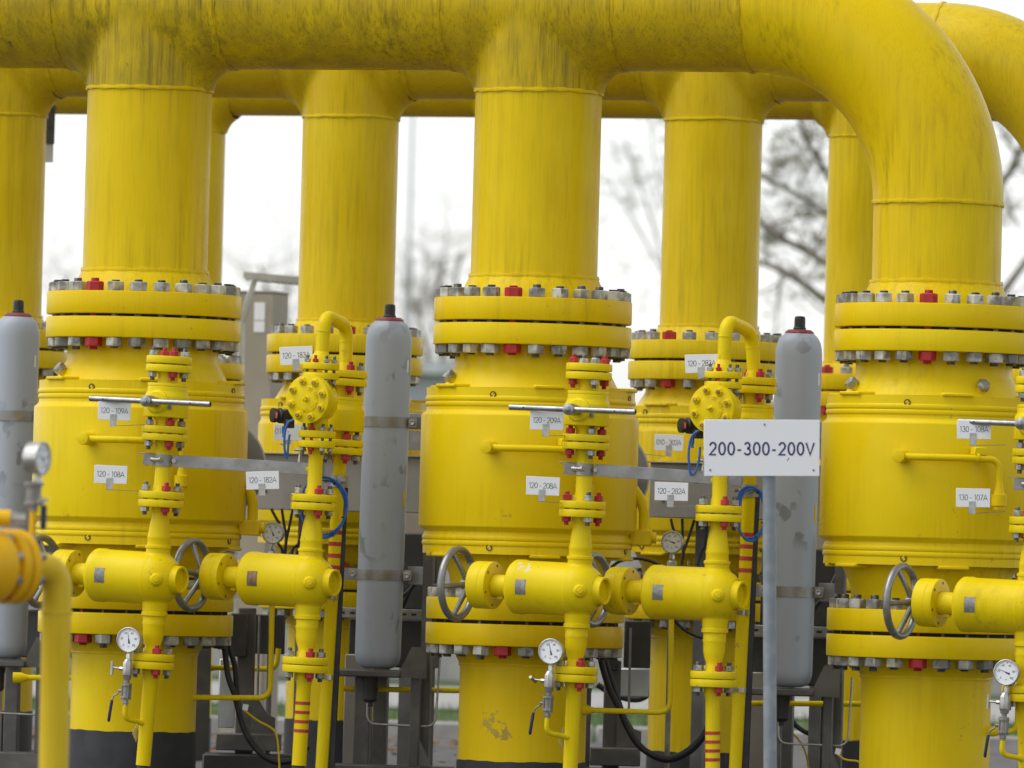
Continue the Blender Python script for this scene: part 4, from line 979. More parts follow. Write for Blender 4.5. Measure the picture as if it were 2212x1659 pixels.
tag_plate('010 - 302A', q('z7', 415, 571), 1.95, 'white tag reading 010-302A on the second-row valve', 0, size=(.122, .067), strip=at(*q('z7', 190, 672), 1.95), tw=.104)
Mx = T(at(*q('z5', 440, 480), 2.1)); th = thing('tag_sign', 'white tag starting 010 half hidden behind the left switch box', 'sign', Mx, 'white number tags')
mb = MB(); mb.box((0, 0, 0), (.122, .003, .067), b=.0008); p = part('plate', mb, 'white', th); mb = MB(); text(mb, '010 -', .0235, .0019, .1, T(-.025, -.0019, .004)); part('lettering', mb, 'ink', p)
mb = MB(); mb.box((0, .004, -.036), (.026, .0016, .03)); mb.box((-.03, .2, -.05), (.012, .42, .0022)); part('bracket', mb, 'steel', th)

# ---- sign on a post in front
P = at(1645.5, 967.5, -3.0); ZS = at(1645.5, 1659, -3.0)
th = thing('marker_sign', 'white sign reading 200-300-200V on a galvanised post', 'sign', T(P.x, P.y, 0))
mb = MB(); mb.box((0, 0, 0), (.411, .004, .2005), b=.0012); pl = part('plate', mb, 'signw', th, T(0, 0, P.z) @ RY(R_(-1.4)))
mb = MB(); text(mb, '200-300-200V', .0425, .0066, .10, T(0, -.0028, -.003), wide=.372); part('lettering', mb, 'navy', pl)
for x, z in ((-.183, -.079), (.184, -.079), (.010, .083)): part('screw', MB().lathe([(.0042, 0), (.0036, .002), (0, .0026)], 12, T(x, -.002, z) @ RX(pi / 2)), 'steel_dull', pl)
mb = MB(); mb.add([(.089, -.0026, -.046), (.096, -.0026, -.034), (.098, -.0026, -.036), (.092, -.0026, -.046)], [(0, 1, 2, 3)]); part('scratch', mb, 'ink', pl)
pt = at(1661.5, 915, -2.97); pb = at(1663.5, 1659, -2.97); d = pb - pt; pb = pt + d * ((pt.z + .05) / (pt.z - pb.z))
inv = th.matrix_world.inverted(); inv = T(-P.x, -P.y, 0)
mb = MB(); mb.tube([inv @ pt, inv @ pb], .0237, 24); part('post', mb, 'post', th)
mb = MB(); mb.box((0, 0, 0), (.06, .012, .014), T(inv @ (pt + d * .05)) ); mb.box((0, 0, 0), (.06, .012, .014), T(inv @ (pt + d * .12))); part('post_clamp', mb, 'steel_dull', th)

# ================================================================== GREY BOTTLES AND THEIR RACKS
YBt = .9
anch = [((8, 1423), (37, 734)), ((815, 1445), (840, 740)), ((1703, 1485), (1726, 757))]
wh = ['left', 'middle', 'right']
for i, (bo, tp) in enumerate(anch):
    Y = YR(bo[0], YBt); s = pxm(Y); B = at(*bo, Y); Tp = at(*tp, Y); d = (Tp - B).normalized(); Mx = axM(B, d, (0, 1, 0)); Mx = T(B) @ RY(math.atan2(d.x, d.z))
    th = thing('gas_bottle', ['tall grey gas bottle with black cap at the left edge', 'tall grey gas bottle with black cap between the left and middle valves', 'tall grey gas bottle with black cap behind the white sign'][i], 'gas bottle', Mx, 'grey gas bottles')
    mb = MB(); mb.lathe([(0, .0), (.05, .002), (.074, .010), (.087, .026), (.0935, .05), (.094, .07), (.094, 1.335), (.0925, 1.36), (.087, 1.385), (.077, 1.405), (.062, 1.42), (.058, 1.423)], 48); part('shell', mb, 'bottle', th, ang=60)
    mb = MB(); mb.lathe(bev([(.0585, 1.418), (.0585, 1.428), (.046, 1.438), (.02, 1.4395)], .001), 36); part('collar', mb, 'collar', th)
    mb = MB(); mb.lathe(bev([(.026, 1.438), (.026, 1.446), (.0225, 1.448), (.0220, 1.482), (.019, 1.492), (0, 1.494)], .002), 28); part('cap', mb, 'black', th)
    mb = MB(); mb.box((0, 0, 0), (.017, .001, .07), RZ(R_(66 if i == 0 else 64)) @ T(0, -.0945, .70)); part('warning_label', mb, 'yel', th)
    mb = MB(); mb.box((0, 0, 0), (.012, .001, .05), RZ(R_(60)) @ T(0, -.0945, 1.24)); part('paper_label', mb, 'white', th)
    # lower fitting and steel tube
    mb = MB(); mb.lathe([(.034, .0), (.034, -.03), (.031, -.045), (.031, -.105), (.022, -.115), (.012, -.118), (.012, -.135), (0, -.135)], 20, T(-.024, 0, -.02)); part('bottom_fitting', mb, 'panel_dk', th)
    mb = MB(); mb.tube(fillet([(-.035, 0, -.14), (-.035, 0, -.225), (.245, -.01, -.228), (.255, -.01, .05)], .045), .0048, 10); part('steel_tube', mb, 'steel', th)
    rk = thing('bottle_rack', ['steel rack holding the bottle at the left edge', 'steel rack holding the middle bottle', 'steel rack holding the bottle behind the sign'][i], 'rack', T(B.x, B.y, 0) @ RZ(-TH * .5), 'bottle racks')
    z = B.z; g = 'frame'
    mb = MB(); mb.box((-.025, .02, z - .018), (.27, .22, .03), b=.006); part('tray', mb, g, rk)
    mb = MB(); mb.prism([(0, -.03), (0, .005), (.042, .095), (.105, .095), (.105, -.035)], -.002, .002, T(.11, -.07, z) @ RZ(R_(8))); part('gusset', mb, g, rk)
    mb = MB(); mb.box((-.06, .03, (z - .035 - .02) / 2), (.065, .06, z - .035 + .02), b=.004); part('leg', mb, g, rk)
    mb = MB(); mb.box((.195, .05, (z + .62) / 2), (.042, .06, z + .62), b=.004); part('leg', mb, g, rk)
    mb = MB(); mb.box((.165, -.005, (z - .03) / 2), (.04, .05, z - .03), b=.004); part('leg', mb, g, rk)
    mb = MB(); mb.box((.08, .0, .065), (.50, .07, .13), b=.004); mb.box((.08, .0, .131), (.49, .06, .004)); part('base_channel', mb, g, rk)
    mb = MB(); mb.prism([(0, 0), (.05, 0), (.0, .11)], -.003, .003, T(.19, -.04, .132)); part('base_gusset', mb, g, rk)
    for zz in (z + .385, z + 1.01):
        mb = MB(); mb.lathe([(.0945, zz - .021), (.0968, zz - .021), (.0968, zz + .021), (.0945, zz + .021)], 40, T(.006 * (zz - z) * 5 * 0 + math.tan(math.atan2(d.x, d.z)) * (zz - z), 0, 0))
        st = part('strap', mb, 'bar', rk); xo = math.tan(math.atan2(d.x, d.z)) * (zz - z)
        for sg in (-1, 1):
            mb = MB(); mb.box((xo + sg * .112, -.012, zz), (.036, .008, .042), b=.001); part('strap_ear', mb, 'bar', st)
            mb = MB(); mb.lathe(bev([(0, 0), (.0115, 0), (.0115, .012), (.0075, .0122), (.0075, .006), (0, .006)], .0008), 18, T(xo + sg * .112, -.016, zz) @ RX(pi / 2)); part('strap_bolt', mb, 'steel', st)
    part('cross_plate', MB().box((.16, .07, z + .385), (.11, .02, .075), b=.002), 'bar', rk)
    for zz in (.385, 1.01): part('cross_bar', MB().box((.0, .11, z + zz), (.34, .02, .05)), 'bar', rk)
    for dx, dz in ((.19, .022), (.19, -.022)): part('plate_bolt', MB().lathe([(.009, 0), (.009, .008), (0, .009)], 6, T(dx, .06, z + .385 + dz) @ RX(pi / 2)), 'steel', rk)
    mb = MB(); mb.box((-.06, .45, (z - .0) / 2), (.06, .05, z), b=.004); mb.box((-.06, .24, z - .02), (.05, .42, .03)); part('rear_leg', mb, g, rk)
    # enclosure and perforated rail behind the bottle
    eb = thing('switch_enclosure', 'dark steel enclosure behind the %s bottle' % wh[i], 'box', T(B.x, B.y + .55, 0) @ RZ(-TH), 'dark enclosures behind the bottles')
    mb = MB(); mb.box((.03, .1, z + .10), (.34, .2, .20), b=.006); part('box', mb, 'panel_dk', eb)
    mb = MB(); mb.box((.03, .16, z + .40), (.34, .1, .32), b=.006); part('dark_filler_box', mb, 'panel_dk', eb)  # added dark box, stands in for clutter so the area behind the bottle stays dark
    mb = MB(); mb.box((.03, -.02, z + .222), (.44, .02, .042), b=.002); r = part('rail', mb, 'bar', eb)
    for k in range(9): part('rail_slot', MB().box((-.16 + .045 * k, -.0306, z + .222), (.022, .001, .010)), 'ink', r)
    mb = MB(); mb.box((-.105, .02, (z + .05) / 2), (.08, .09, z + .05), b=.004); part('stand', mb, 'panel', eb)
    mb = MB(); mb.box((.165, .12, (z + .05) / 2), (.06, .06, z + .05), b=.004); part('stand', mb, 'panel_dk', eb)
    for k in range(2):
        mb = MB(); mb.tube(smooth([(.08 + .03 * k, -.05, z + .28 - .03 * k), (.15, -.06, z + .33), (.21, -.05, z + .42), (.24, .03, z + .53 + .02 * k)], 6), .0085, 8); part('cable', mb, 'black', eb)

# ================================================================== SECOND-ROW BOXES, FRAMES, GAUGES, CABLES
def pbox(name, label, cat, u0, v0, u1, v1, Y, depth, mat, yaw=-18, b=.003, group=None):
    s = pxm(Y); c = at((u0 + u1) / 2, (v0 + v1) / 2, Y); mb = MB(); mb.box((0, depth / 2, 0), ((u1 - u0) / s, depth, (v1 - v0) / s), b=b)
    o = part(name, mb, mat, None, T(c) @ RZ(R_(yaw))); return tag(o, label, cat, group) if label else o
for i, (u0, v0, u1, v1, lab) in enumerate(((543, 984, 912, 1104, 'long grey steel control box behind tag 120-182A'), (1404, 1004, 1800, 1122, 'long grey steel control box behind tag 120-282A'))):
    Y = YR((u0 + u1) / 2, 1.95); s = pxm(Y); c = at((u0 + u1) / 2, (v0 + v1) / 2, Y); w, h = (u1 - u0) / s / math.cos(TH), (v1 - v0) / s
    th = thing('control_box', lab, 'box', T(c) @ RZ(-TH), 'control boxes on the second row')
    mb = MB(); mb.box((0, .12, 0), (w, .24, h), b=.003); part('housing', mb, 'panel', th)
    mb = MB(); mb.box((0, .11, h / 2 + .003), (w + .012, .27, .006), b=.001); part('lid', mb, 'panel', th)
    mb = MB()
    for x in (-w / 2 + .06, -w / 2 + .3, w / 2 - .1): mb.lathe([(.008, 0), (.007, .005), (0, .006)], 12, T(x, -.001, -.04) @ RX(pi / 2))
    part('lid_screw', mb, 'brass_plate', th)
    mb = MB(); mb.box((w / 2 - .1, .05, -h / 2 - .115), (.34, .1, .23), b=.003); part('lower_panel', mb, 'brown', th)
    mb = MB(); mb.box((w / 2 - .06, -.02, h / 2 + .07), (.22, .01, .08), b=.001); mb.box((w / 2 - .06, -.02, h / 2 + .16), (.22, .06, .05), b=.002); part('steel_bracket', mb, 'bar', th)
    mb = MB(); mb.box((-w / 2 + .2, .1, -(c.z + h / 2) / 2 - .0), (.05, .05, c.z - h / 2 + .02), T(0, .03, 0)); part('leg', mb, 'frame', th, T(0, 0, h / 4 * 0))
    mb = MB(); mb.box((w / 2 - .1, .1, -(c.z + h / 2) / 2), (.05, .05, c.z - h / 2 + .02), T(0, .06, 0)); part('leg', mb, 'frame', th)
# dished steel gear covers behind the front valves
for (u, v), lab in (((470, 1010), 'round dished steel gear cover behind the left front valve'), ((1297, 1027), 'round dished steel gear cover behind the middle front valve')):
    Y = YR(u, .85); th = thing('gear_cover', lab, 'cover', T(at(u, v, Y)) @ RZ(R_(14)), 'dished gear covers')
    mb = MB(); mb.lathe([(0, .05), (.12, .045), (.185, .02), (.196, .012), (.203, .012), (.203, -.01), (.18, -.03), (0, -.03)], 64, RX(pi / 2)); part('dish', mb, 'steel_dull', th, ang=30)
    mb = MB(); mb.lathe([(.196, .0125), (.2035, .0125), (.2035, .004)], 64, RX(pi / 2)); part('rim', mb, 'galvsheet', th)
    mb = MB(); mb.cyl(.05, .03, .55, 24, RX(-pi / 2)); mb.box((0, .2, -.6), (.06, .06, 1.0 + .2)); part('support', mb, 'frame', th)
# gauges on the second row
for (u, v, val, lab) in ((*q('z5', 308, 1365), 41, 'pressure gauge behind the left striped line, above the gear valve'), (*q('z7', 447, 1445), 24, 'pressure gauge behind the gear valve near the sign post')):
    Y = YR(u, 1.0); P = at(u, v, Y); gauge(P, -14, val, lab, 1.0, .92)
    th = thing('gauge_valve', lab.replace('pressure gauge', 'small steel gauge block').replace(', above the gear valve', ''), 'valve', T(P), 'isolating valves under the pressure gauges')
    mb = MB(); mb.lathe([(0, -.15), (.021, -.15), (.021, -.085), (.016, -.075), (0, -.07)], 8); part('block', mb, 'steel', th)
    mb = MB(); mb.tube([(.02, 0, -.105), (.06, -.005, -.103)], .0055, 10); mb.tube([(.062, -.005, -.12), (.068, -.01, -.075)], .0055, 10); part('t_handle', mb, 'steel', th)
    mb = MB(); mb.tube([(0, 0, -.14), (0, 0, -P.z)], .011, 12); part('feed_tube', mb, 'steel_dull', th)
# support frames to the right of the front risers
for i, (k, px) in enumerate((('z1', dict(post=(145, 340, 262, 1410), base=(-40, 1372, 490, 1525), pan=(285, 395, 520, 725), box=(82, 385, 215, 745), lite=(-10, 760, 112, 1330))),
                             ('z3', dict(post=(45, 885, 150, 1515), base=(-60, 1512, 300, 1650), pan=(190, 600, 372, 942), box=(60, 870, 140, 960), lite=(150, 942, 365, 1150))))):
    c0 = q(k, (px['post'][0] + px['post'][2]) / 2, 0); Y = YR(c0[0], .95); s = pxm(Y); b0 = at(c0[0], 1640, Y)
    th = thing('support_frame', ['grey steel support frame right of the left riser', 'grey steel support frame right of the middle riser'][i], 'frame', T(b0.x, b0.y, 0), 'support frames')
    def fb(nm, r, dY, dep, mat, ground=False):
        a = at(*q(k, r[0], r[1]), Y + dY); b_ = at(*q(k, r[2], r[3]), Y + dY)
        z0 = 0 if ground else b_.z; mb = MB(); mb.box(((a.x + b_.x) / 2 - b0.x, dY + dep / 2 + (at(c0[0], 1640, Y).y - b0.y), (a.z + z0) / 2), (abs(b_.x - a.x), dep, a.z - z0), b=.004); return part(nm, mb, mat, th)
    fb('post', px['post'], 0, .06, 'frame', True); fb('base_channel', px['base'], -.14, .13, 'frame'); fb('panel', px['pan'], .25, .1, 'panel_dk'); fb('box', px['box'], -.07, .07, 'panel_dk'); fb('sheet', px['lite'], .4, .01, 'galvsheet')
    r = px['base']; a = at(*q(k, r[0], r[3]), Y); b_ = at(*q(k, r[2], r[3]), Y)
    mb = MB(); mb.box(((a.x + b_.x) / 2 - b0.x, -.03, a.z / 2 - .003), (b_.x - a.x + .1, .24, a.z), b=.008); part('plinth', mb, 'panel_dk', th)
    mb = MB(); zt = at(*q(k, 0, 1372 if i == 0 else 1512), Y).z; mb.prism([(0, 0), (.0, .16), (.02, .16), (.07, .08), (.10, .07), (.10, 0)], -.003, .003, T((px['post'][2] - px['post'][0]) * .26 / s / 2 - .01, -.03, zt)); part('gusset', mb, 'frame', th)
    mb = MB(); u_ = q(k, 318 if i == 0 else 232, 0)[0]; a = at(u_, q(k, 0, 400 if i == 0 else 650)[1], Y - .1); b_ = at(u_ - 4, q(k, 0, 1060 if i == 0 else 1235)[1], Y - .1); mb.tube([a - b0 * 1 + Vector((0, 0, b0.z)), b_ - b0 + Vector((0, 0, b0.z))], .005, 8); part('steel_tube', mb, 'steel_dull', th)
# hanging black cables
def cable(k, pts, Y, r, label, mat='black', grp=None, name='cable', dY=0.0):
    mb = MB(); n = len(pts); mb.tube(smooth([at(*q(k, *p), Y + dY * i / n) for i, p in enumerate(pts)], 7), r, 10); o = part(name, mb, mat); return tag(o, label, 'cable', grp)
G = 'black cables hanging behind the small lines'
cable('z1', [(20, 560), (35, 700), (60, 900), (115, 1060), (150, 1200), (210, 1380), (320, 1530), (440, 1600), (600, 1590), (700, 1500)], .55, .0125, 'thick black cable sagging to the foot of the left striped standpipe', grp=G)
cable('z1', [(50, 560), (75, 690), (115, 820), (135, 1060), (170, 1260), (250, 1430), (360, 1560), (470, 1612), (610, 1585), (720, 1480)], .60, .0115, 'second thick black cable sagging beside its twin at the left', grp=G)
cable('z3', [(5, 800), (30, 930), (80, 1090), (150, 1230), (200, 1350), (285, 1490), (400, 1570), (520, 1590), (640, 1535), (740, 1440), (800, 1340), (830, 1240)], .25, .0135, 'thick black cable sagging in front of the riser left of the sign post', grp=G)
cable('z3', [(30, 800), (60, 920), (115, 1090), (160, 1230), (215, 1380), (300, 1500), (410, 1580), (520, 1600), (650, 1545), (745, 1450), (805, 1350), (835, 1240)], .30, .0125, 'second thick black cable sagging beside its twin near the sign post', grp=G)
for j, pts in enumerate((((290, 1150), (325, 1220), (365, 1285)), ((383, 1150), (400, 1270), (420, 1400), (405, 1560)), ((480, 1150), (450, 1300), (425, 1420), (412, 1560)), ((590, 1200), (560, 1320), (535, 1430), (515, 1560)), ((345, 1450), (380, 1500), (392, 1560)), ((465, 1560), (490, 1490), (550, 1455)))):
    cable('z5', pts, 1.75, .0062, ['thin black cable ending at the left second-row gauge', 'thin black cable dropping just right of the left second-row gauge', 'thin black cable crossing behind its neighbour at the left', 'thin black cable dropping behind the left striped line', 'short black cable under the left second-row gauge', 'short arched black cable over the left gear valve'][j], grp='thin black cables under the control boxes')
for j, pts in enumerate((((433, 1240), (445, 1300), (462, 1350)), ((533, 1240), (536, 1400), (540, 1600)), ((640, 1250), (590, 1400), (545, 1530), (525, 1650)), ((755, 1260), (735, 1440), (690, 1560), (665, 1660)))):
    cable('z7', pts, 1.75, .0062, ['thin black cable ending at the gauge left of the sign post', 'thin black cable dropping straight beside the gauge near the sign', 'slanting thin black cable right of the gauge near the sign', 'thin black cable beside the line left of the sign post'][j], grp='thin black cables under the control boxes')
cable('z3', [(90, 215), (160, 170), (270, 152), (370, 170), (470, 220), (560, 330)], .9, .0065, 'thin black cable arching over the gear valve left of the sign post', grp=G)
cable('z3', [(545, 590), (590, 640), (660, 690), (760, 725), (860, 720)], 1.2, .0065, 'thin black cable dipping behind the gear valve near the sign post', grp=G)
cable('z3', [(-10, 1060), (90, 1120), (200, 1160), (290, 1165), (360, 1130), (420, 1060)], 2.9, .0135, 'black cable sagging low behind the middle support frame', grp=G)
cable('z4', [(255, 1300), (300, 1360), (370, 1405), (450, 1420), (540, 1390), (600, 1330)], 1.7, .0105, 'black cable sagging behind the right bottle rack', grp=G)
# yellow drain pipes near the ground
def drain(k, pts, Y, r, label, boss=True, rb=.05):
    P = [at(*q(k, *p), Y) for p in pts]; th = thing('drain_pipe', label, 'pipe', T(P[0]), 'thin yellow drain pipes'); L = [p - P[0] for p in P]
    mb = MB(); mb.tube(fillet(L, rb), r, 16); part('tube', mb, 'yel_small', th)
    if boss:
        mb = MB(); mb.lathe([(r * 2.0, -.03), (r * 1.9, .004), (r * 1.3, .02), (r, .035)], 18, axM((0, 0, 0), L[1])); part('boss', mb, 'yel_small', th)
drain(1, [(1200, 1210), (1715, 1214), (1728, 560)], .42, .0108, 'yellow drain pipe from the left riser turning up behind the gear valve')
drain(2, [(1598, 1290), (2132, 1308), (2142, 640)], -.1, .0108, 'yellow drain pipe from the middle riser turning up before the back riser')
drain(1, [(1315, 1020), (1755, 1032), (1768, 900)], 1.5, .0112, 'short yellow drain pipe farther back behind the left support frame')
drain(2, [(980, 1170), (335, 1160), (60, 1155)], 1.15, .0112, 'yellow drain pipe running left from the middle riser', False)
drain(3, [(1350, 1252), (765, 1250), (480, 1248)], .85, .0112, 'yellow drain pipe running left from the right riser', False)
drain(1, [(130, 1085), (420, 1085), (500, 1085)], .75, .0112, 'yellow drain pipe at the far left behind the blurred pipe')
drain(3, [(2020, 1425), (2170, 1430), (2180, 1000)], -.6, .0108, 'yellow drain pipe at the right edge below the gauge')
drain(1, [(700 + 1345, 1045 - 300), (2050, 2000)], 1.9, .012, 'straight yellow pipe standing behind the left black conduit', False) if False else None
# earthing wires with white tags
for j, (k, tg, pts, Y) in enumerate((('z1', (203, 1158), [(190, 1180), (300, 1265), (430, 1340), (465, 1420), (480, 1600), (482, 1700)], .45), ('z4', (596, 1540), [(590, 1560), (650, 1600), (745, 1615), (800, 1680)], .1), ('z4', (190, 1345), [(180, 1340), (260, 1400), (330, 1480), (365, 1560), (380, 1640), (384, 1720)], 1.2))):
    P = at(*q(k, *tg), Y); th = thing('earth_wire', ['earthing wire with a white tag near the left support frame', 'earthing wire with a white tag at the foot of the right riser', 'yellow earthing wire running to the ground under the right bottle'][j], 'wire', T(P), 'earthing wires')
    mb = MB(); mb.tube([p - P for p in smooth([at(*q(k, *p), Y + .003) for p in pts], 6)], .0042, 8); part('wire', mb, 'ora2', th)
    mb = MB(); mb.box((0, 0, 0), (.022, .002, .024), RY(.2)); part('tag', mb, 'white', th)

# ================================================================== BLURRED FOREGROUND LINE AT THE LEFT
Yf = -8.0
Pc = at(124.2, 1226, Yf); th = thing('elbow_line', 'blurred orange-yellow flanged line and elbow in the left foreground', 'pipe', T(Pc.x, Pc.y, 0))
ax = Vector((math.cos(R_(45)), math.sin(R_(45)), 0)); zc = Pc.z; bt = at(115.7, 1656, Yf); dn = (bt - Pc).normalized(); C0 = Vector((0, 0, zc))
ft = C0 + dn * (zc / -dn.z + .01)
fl_ = C0 - ax * .150
mb = MB(); mb.tube(fillet([fl_, C0, ft], .125, 18), .0432, 32); part('elbow_pipe', mb, 'ora2', th)
part('weld_seam', wobble_ring(.0435, .003, 40), 'ora2', th, axM(C0 + dn * .13, dn))
A = axM(fl_, -ax)
mb = MB(); mb.lathe(bev([(.045, -.025), (.060, -.012), (.062, .0), (.108, .0), (.108, .028), (.04, .028)], .004), 48, A); f = part('flange', mb, 'ora', th)
mb = MB(); mb.lathe(bev([(.04, .036), (.108, .036), (.108, .062), (.06, .063)], .004), 48, A); f2 = part('flange', mb, 'ora', th)
mb = MB(); mb.lathe(bev([(.085, .062), (.09, .078), (.102, .084), (.107, .094), (.107, .26), (.09, .28), (0, .28)], .006), 48, A); part('valve_body', mb, 'ora', th)
for k in range(8):
    a = 2 * pi * k / 8 + .35; obj('stud_bolt', stud_mesh(.016, .018, .009, .064, .012, red=k == 6), f, A @ T(.087 * math.cos(a), .087 * math.sin(a), .031))
nz = inv_ = None
tp = at(-34, 1152, Yf - .22) - Vector((Pc.x, Pc.y, 0))
mb = MB(); mb.cyl(.032, -.01, .03, 24, T(tp), 0, .003); mb.tube([tp + Vector((-.03, 0, .045)), tp + Vector((.075, 0, .045))], .024, 20); mb.cyl(.012, .05, .09, 6, T(tp - Vector((.02, 0, 0)))); part('top_nipple', mb, 'ora', th)
mb = MB(); mb.tube([tp + Vector((.075, 0, .045)), tp + Vector((.118, 0, .045))], .021, 6); part('hex_plug', mb, 'galv', th)
Pg = at(84, 990, Yf); gauge(Pg, 66, 30, 'blurred pressure gauge seen from the side in the left foreground', 1.5)
gv = thing('gauge_valve', 'blurred steel ball valve with blue lever in the left foreground', 'valve', T(Pg), 'isolating valves under the pressure gauges')
pv = at(72.7, 1067, Yf) - Pg
mb = MB(); mb.tube([(-.004, 0, -.07), pv + Vector((0, 0, .03))], .011, 14)
for dz in (.022, -.034): mb.lathe(bev([(0, dz), (.028, dz), (.028, dz + .012), (0, dz + .012)], .001), 8, T(pv))
mb.cyl(.022, -.03, .03, 20, T(pv)); mb.cyl(.014, -.05, -.03, 12, T(pv)); part('ball_valve_body', mb, 'steel_dull', gv)
lv = at(95, 1082, Yf) - Pg; le = at(93, 1144, Yf) - Pg
mb = MB(); mb.tube([pv + Vector((.018, -.02, -.02)), lv], .006, 8); mb.cyl(.011, -.005, .008, 12, T(lv)); part('lever', mb, 'steel', gv)
mb = MB(); mb.tube([lv - Vector((0, 0, .012)), lv * .9 + le * .1 - Vector((0, 0, .012)), le * .95 + lv * .05, le], [.008, .0095, .009, .005], 12); part('lever_grip', mb, 'bluegrip', gv)
pe = at(70, 1160, Yf) - Pg
mb = MB(); mb.tube([pv - Vector((0, 0, .045)), pe, pe + Vector((0, 0, -.05))], .0105, 14); part('feed_tube', mb, 'ora', gv)

# ================================================================== BACKGROUND
pbox('cabinet', None, None, 515, 632, 592, 640, 8.5, .001, 'brown') if False else None
s = pxm(8.5); c = at(543, 632, 8.5); th = thing('tall_cabinet', 'tall narrow tan cabinet with white stickers behind the left valves', 'cabinet', T(c.x, c.y, 0) @ RZ(-TH))
w = 100 / s; mb = MB(); mb.box((0, .12, c.z / 2), (w, .24, c.z), b=.006); part('housing', mb, 'brown', th)
mb = MB(); mb.box((0, .12, c.z + .005), (w + .006, .25, .01), b=.003); part('roof', mb, 'brown', th)
for v0, v1 in ((654, 692), (694, 718)):
    za, zb = at(575, v0, 8.5).z, at(575, v1, 8.5).z; mb = MB(); mb.box((.048, -.002, (za + zb) / 2), (.058, .002, za - zb)); part('sticker', mb, 'white', th)
a, b_ = at(*q(4, 1622, 150), 8.0), at(*q(4, 1535, 440), 8.0)
th = thing('cable_bridge', 'galvanised bent channel and ladder tray behind the left valves', 'cable tray', T(a.x, a.y, 0)); o0 = Vector((a.x, a.y, 0))
e = at(*q(4, 1900, 175), 8.0)
mb = MB(); d = b_ - a; mb.box((0, 0, d.length / 2), (.03, .05, d.length), axM(a - o0, d, (0, 1, 0)), b=.003); d2 = Vector((b_.x, b_.y, 0)) - b_; mb.box((0, 0, d2.length / 2), (.03, .05, d2.length), axM(b_ - o0, d2, (0, 1, 0)), b=.003); part('post', mb, 'galvsheet', th)
mb = MB(); d = e - a
part('side_rail', MB().box((0, 0, d.length / 2 - .03), (.004, .034, d.length + .06), axM(a - o0 + Vector((0, -.05, 0)), d, (0, 0, 1))), 'galvsheet', th)
mb.box((0, 0, d.length / 2 - .03), (.004, .034, d.length + .06), axM(a - o0 + Vector((0, .25, 0)), d, (0, 0, 1)))
part('side_rail', mb, 'galvsheet', th)
for k in range(9):
    mb = MB(); mb.box((0, .1, 0), (.012, .3, .012)); part('rung', mb, 'galvsheet', th, T(a - o0 + d * (k + .5) / 9 - Vector((0, 0, .012))))
a = at(110, 246, 5.2); th = thing('hanging_plate', 'small grey plate hanging under the rear header at the left', 'plate', T(a))
mb = MB(); mb.box((0, 0, -.06), (.04, .006, .16), b=.001); mb.cyl(.008, 0, .006, 10, T(-.004, -.003, -.06) @ RX(pi / 2)); mb.box((0, .05, .03), (.04, .12, .02)); part('bracket', mb, 'panel_dk', th)
mb = MB(); mb.box((-.012, .006, -.11), (.055, .003, .23), b=.001); part('plate', mb, 'galvsheet', th)
o = part('boundary_wall', MB().box((0, 0, .62), (44, .22, 1.24), b=.01), 'concrete', None, T(0, 29.5, 0)); tag(o, 'low pale concrete boundary wall seen through gaps behind the risers', 'wall')
# lamp mast, sheds, hedge
a = at(882, 600, 95); th = thing('lamp_mast', 'slim pale mast standing in the blurred distance', 'mast', T(a.x, a.y, 0))
mb = MB(); hz = at(884, 560, 95).z; mb.lathe([(.09, 0), (.085, hz), (.04, hz + .05), (.034, hz + 3.2), (.03, hz + 6)], 16); part('pole', mb, 'mast', th)
mb = MB(); mb.box((.35, 0, hz + 6), (.8, .2, .09), b=.03); part('lamp_head', mb, 'mast', th)
for u0, u1, v0, Y, lab in ((860, 1120, 806, 60, 'long low grey shed far behind the middle bottle'), (-200, 640, 900, 75, 'long low grey shed far away behind the left valves'), (1500, 2500, 880, 80, 'long low grey shed far away behind the right valves')):
    a, b_ = at(u0, v0, Y), at(u1, v0 + (u1 - u0) * .026, Y); th = thing('shed', lab, 'building', T((a.x + b_.x) / 2, Y, 0), 'far grey sheds'); w = b_.x - a.x
    mb = MB(); mb.box((0, 3, a.z / 2), (w, 6, a.z)); part('wall', mb, 'shed', th)
    mb = MB(); mb.box((0, 3, a.z + .08), (w + .4, 6.4, .16)); part('roof', mb, 'galvsheet', th)

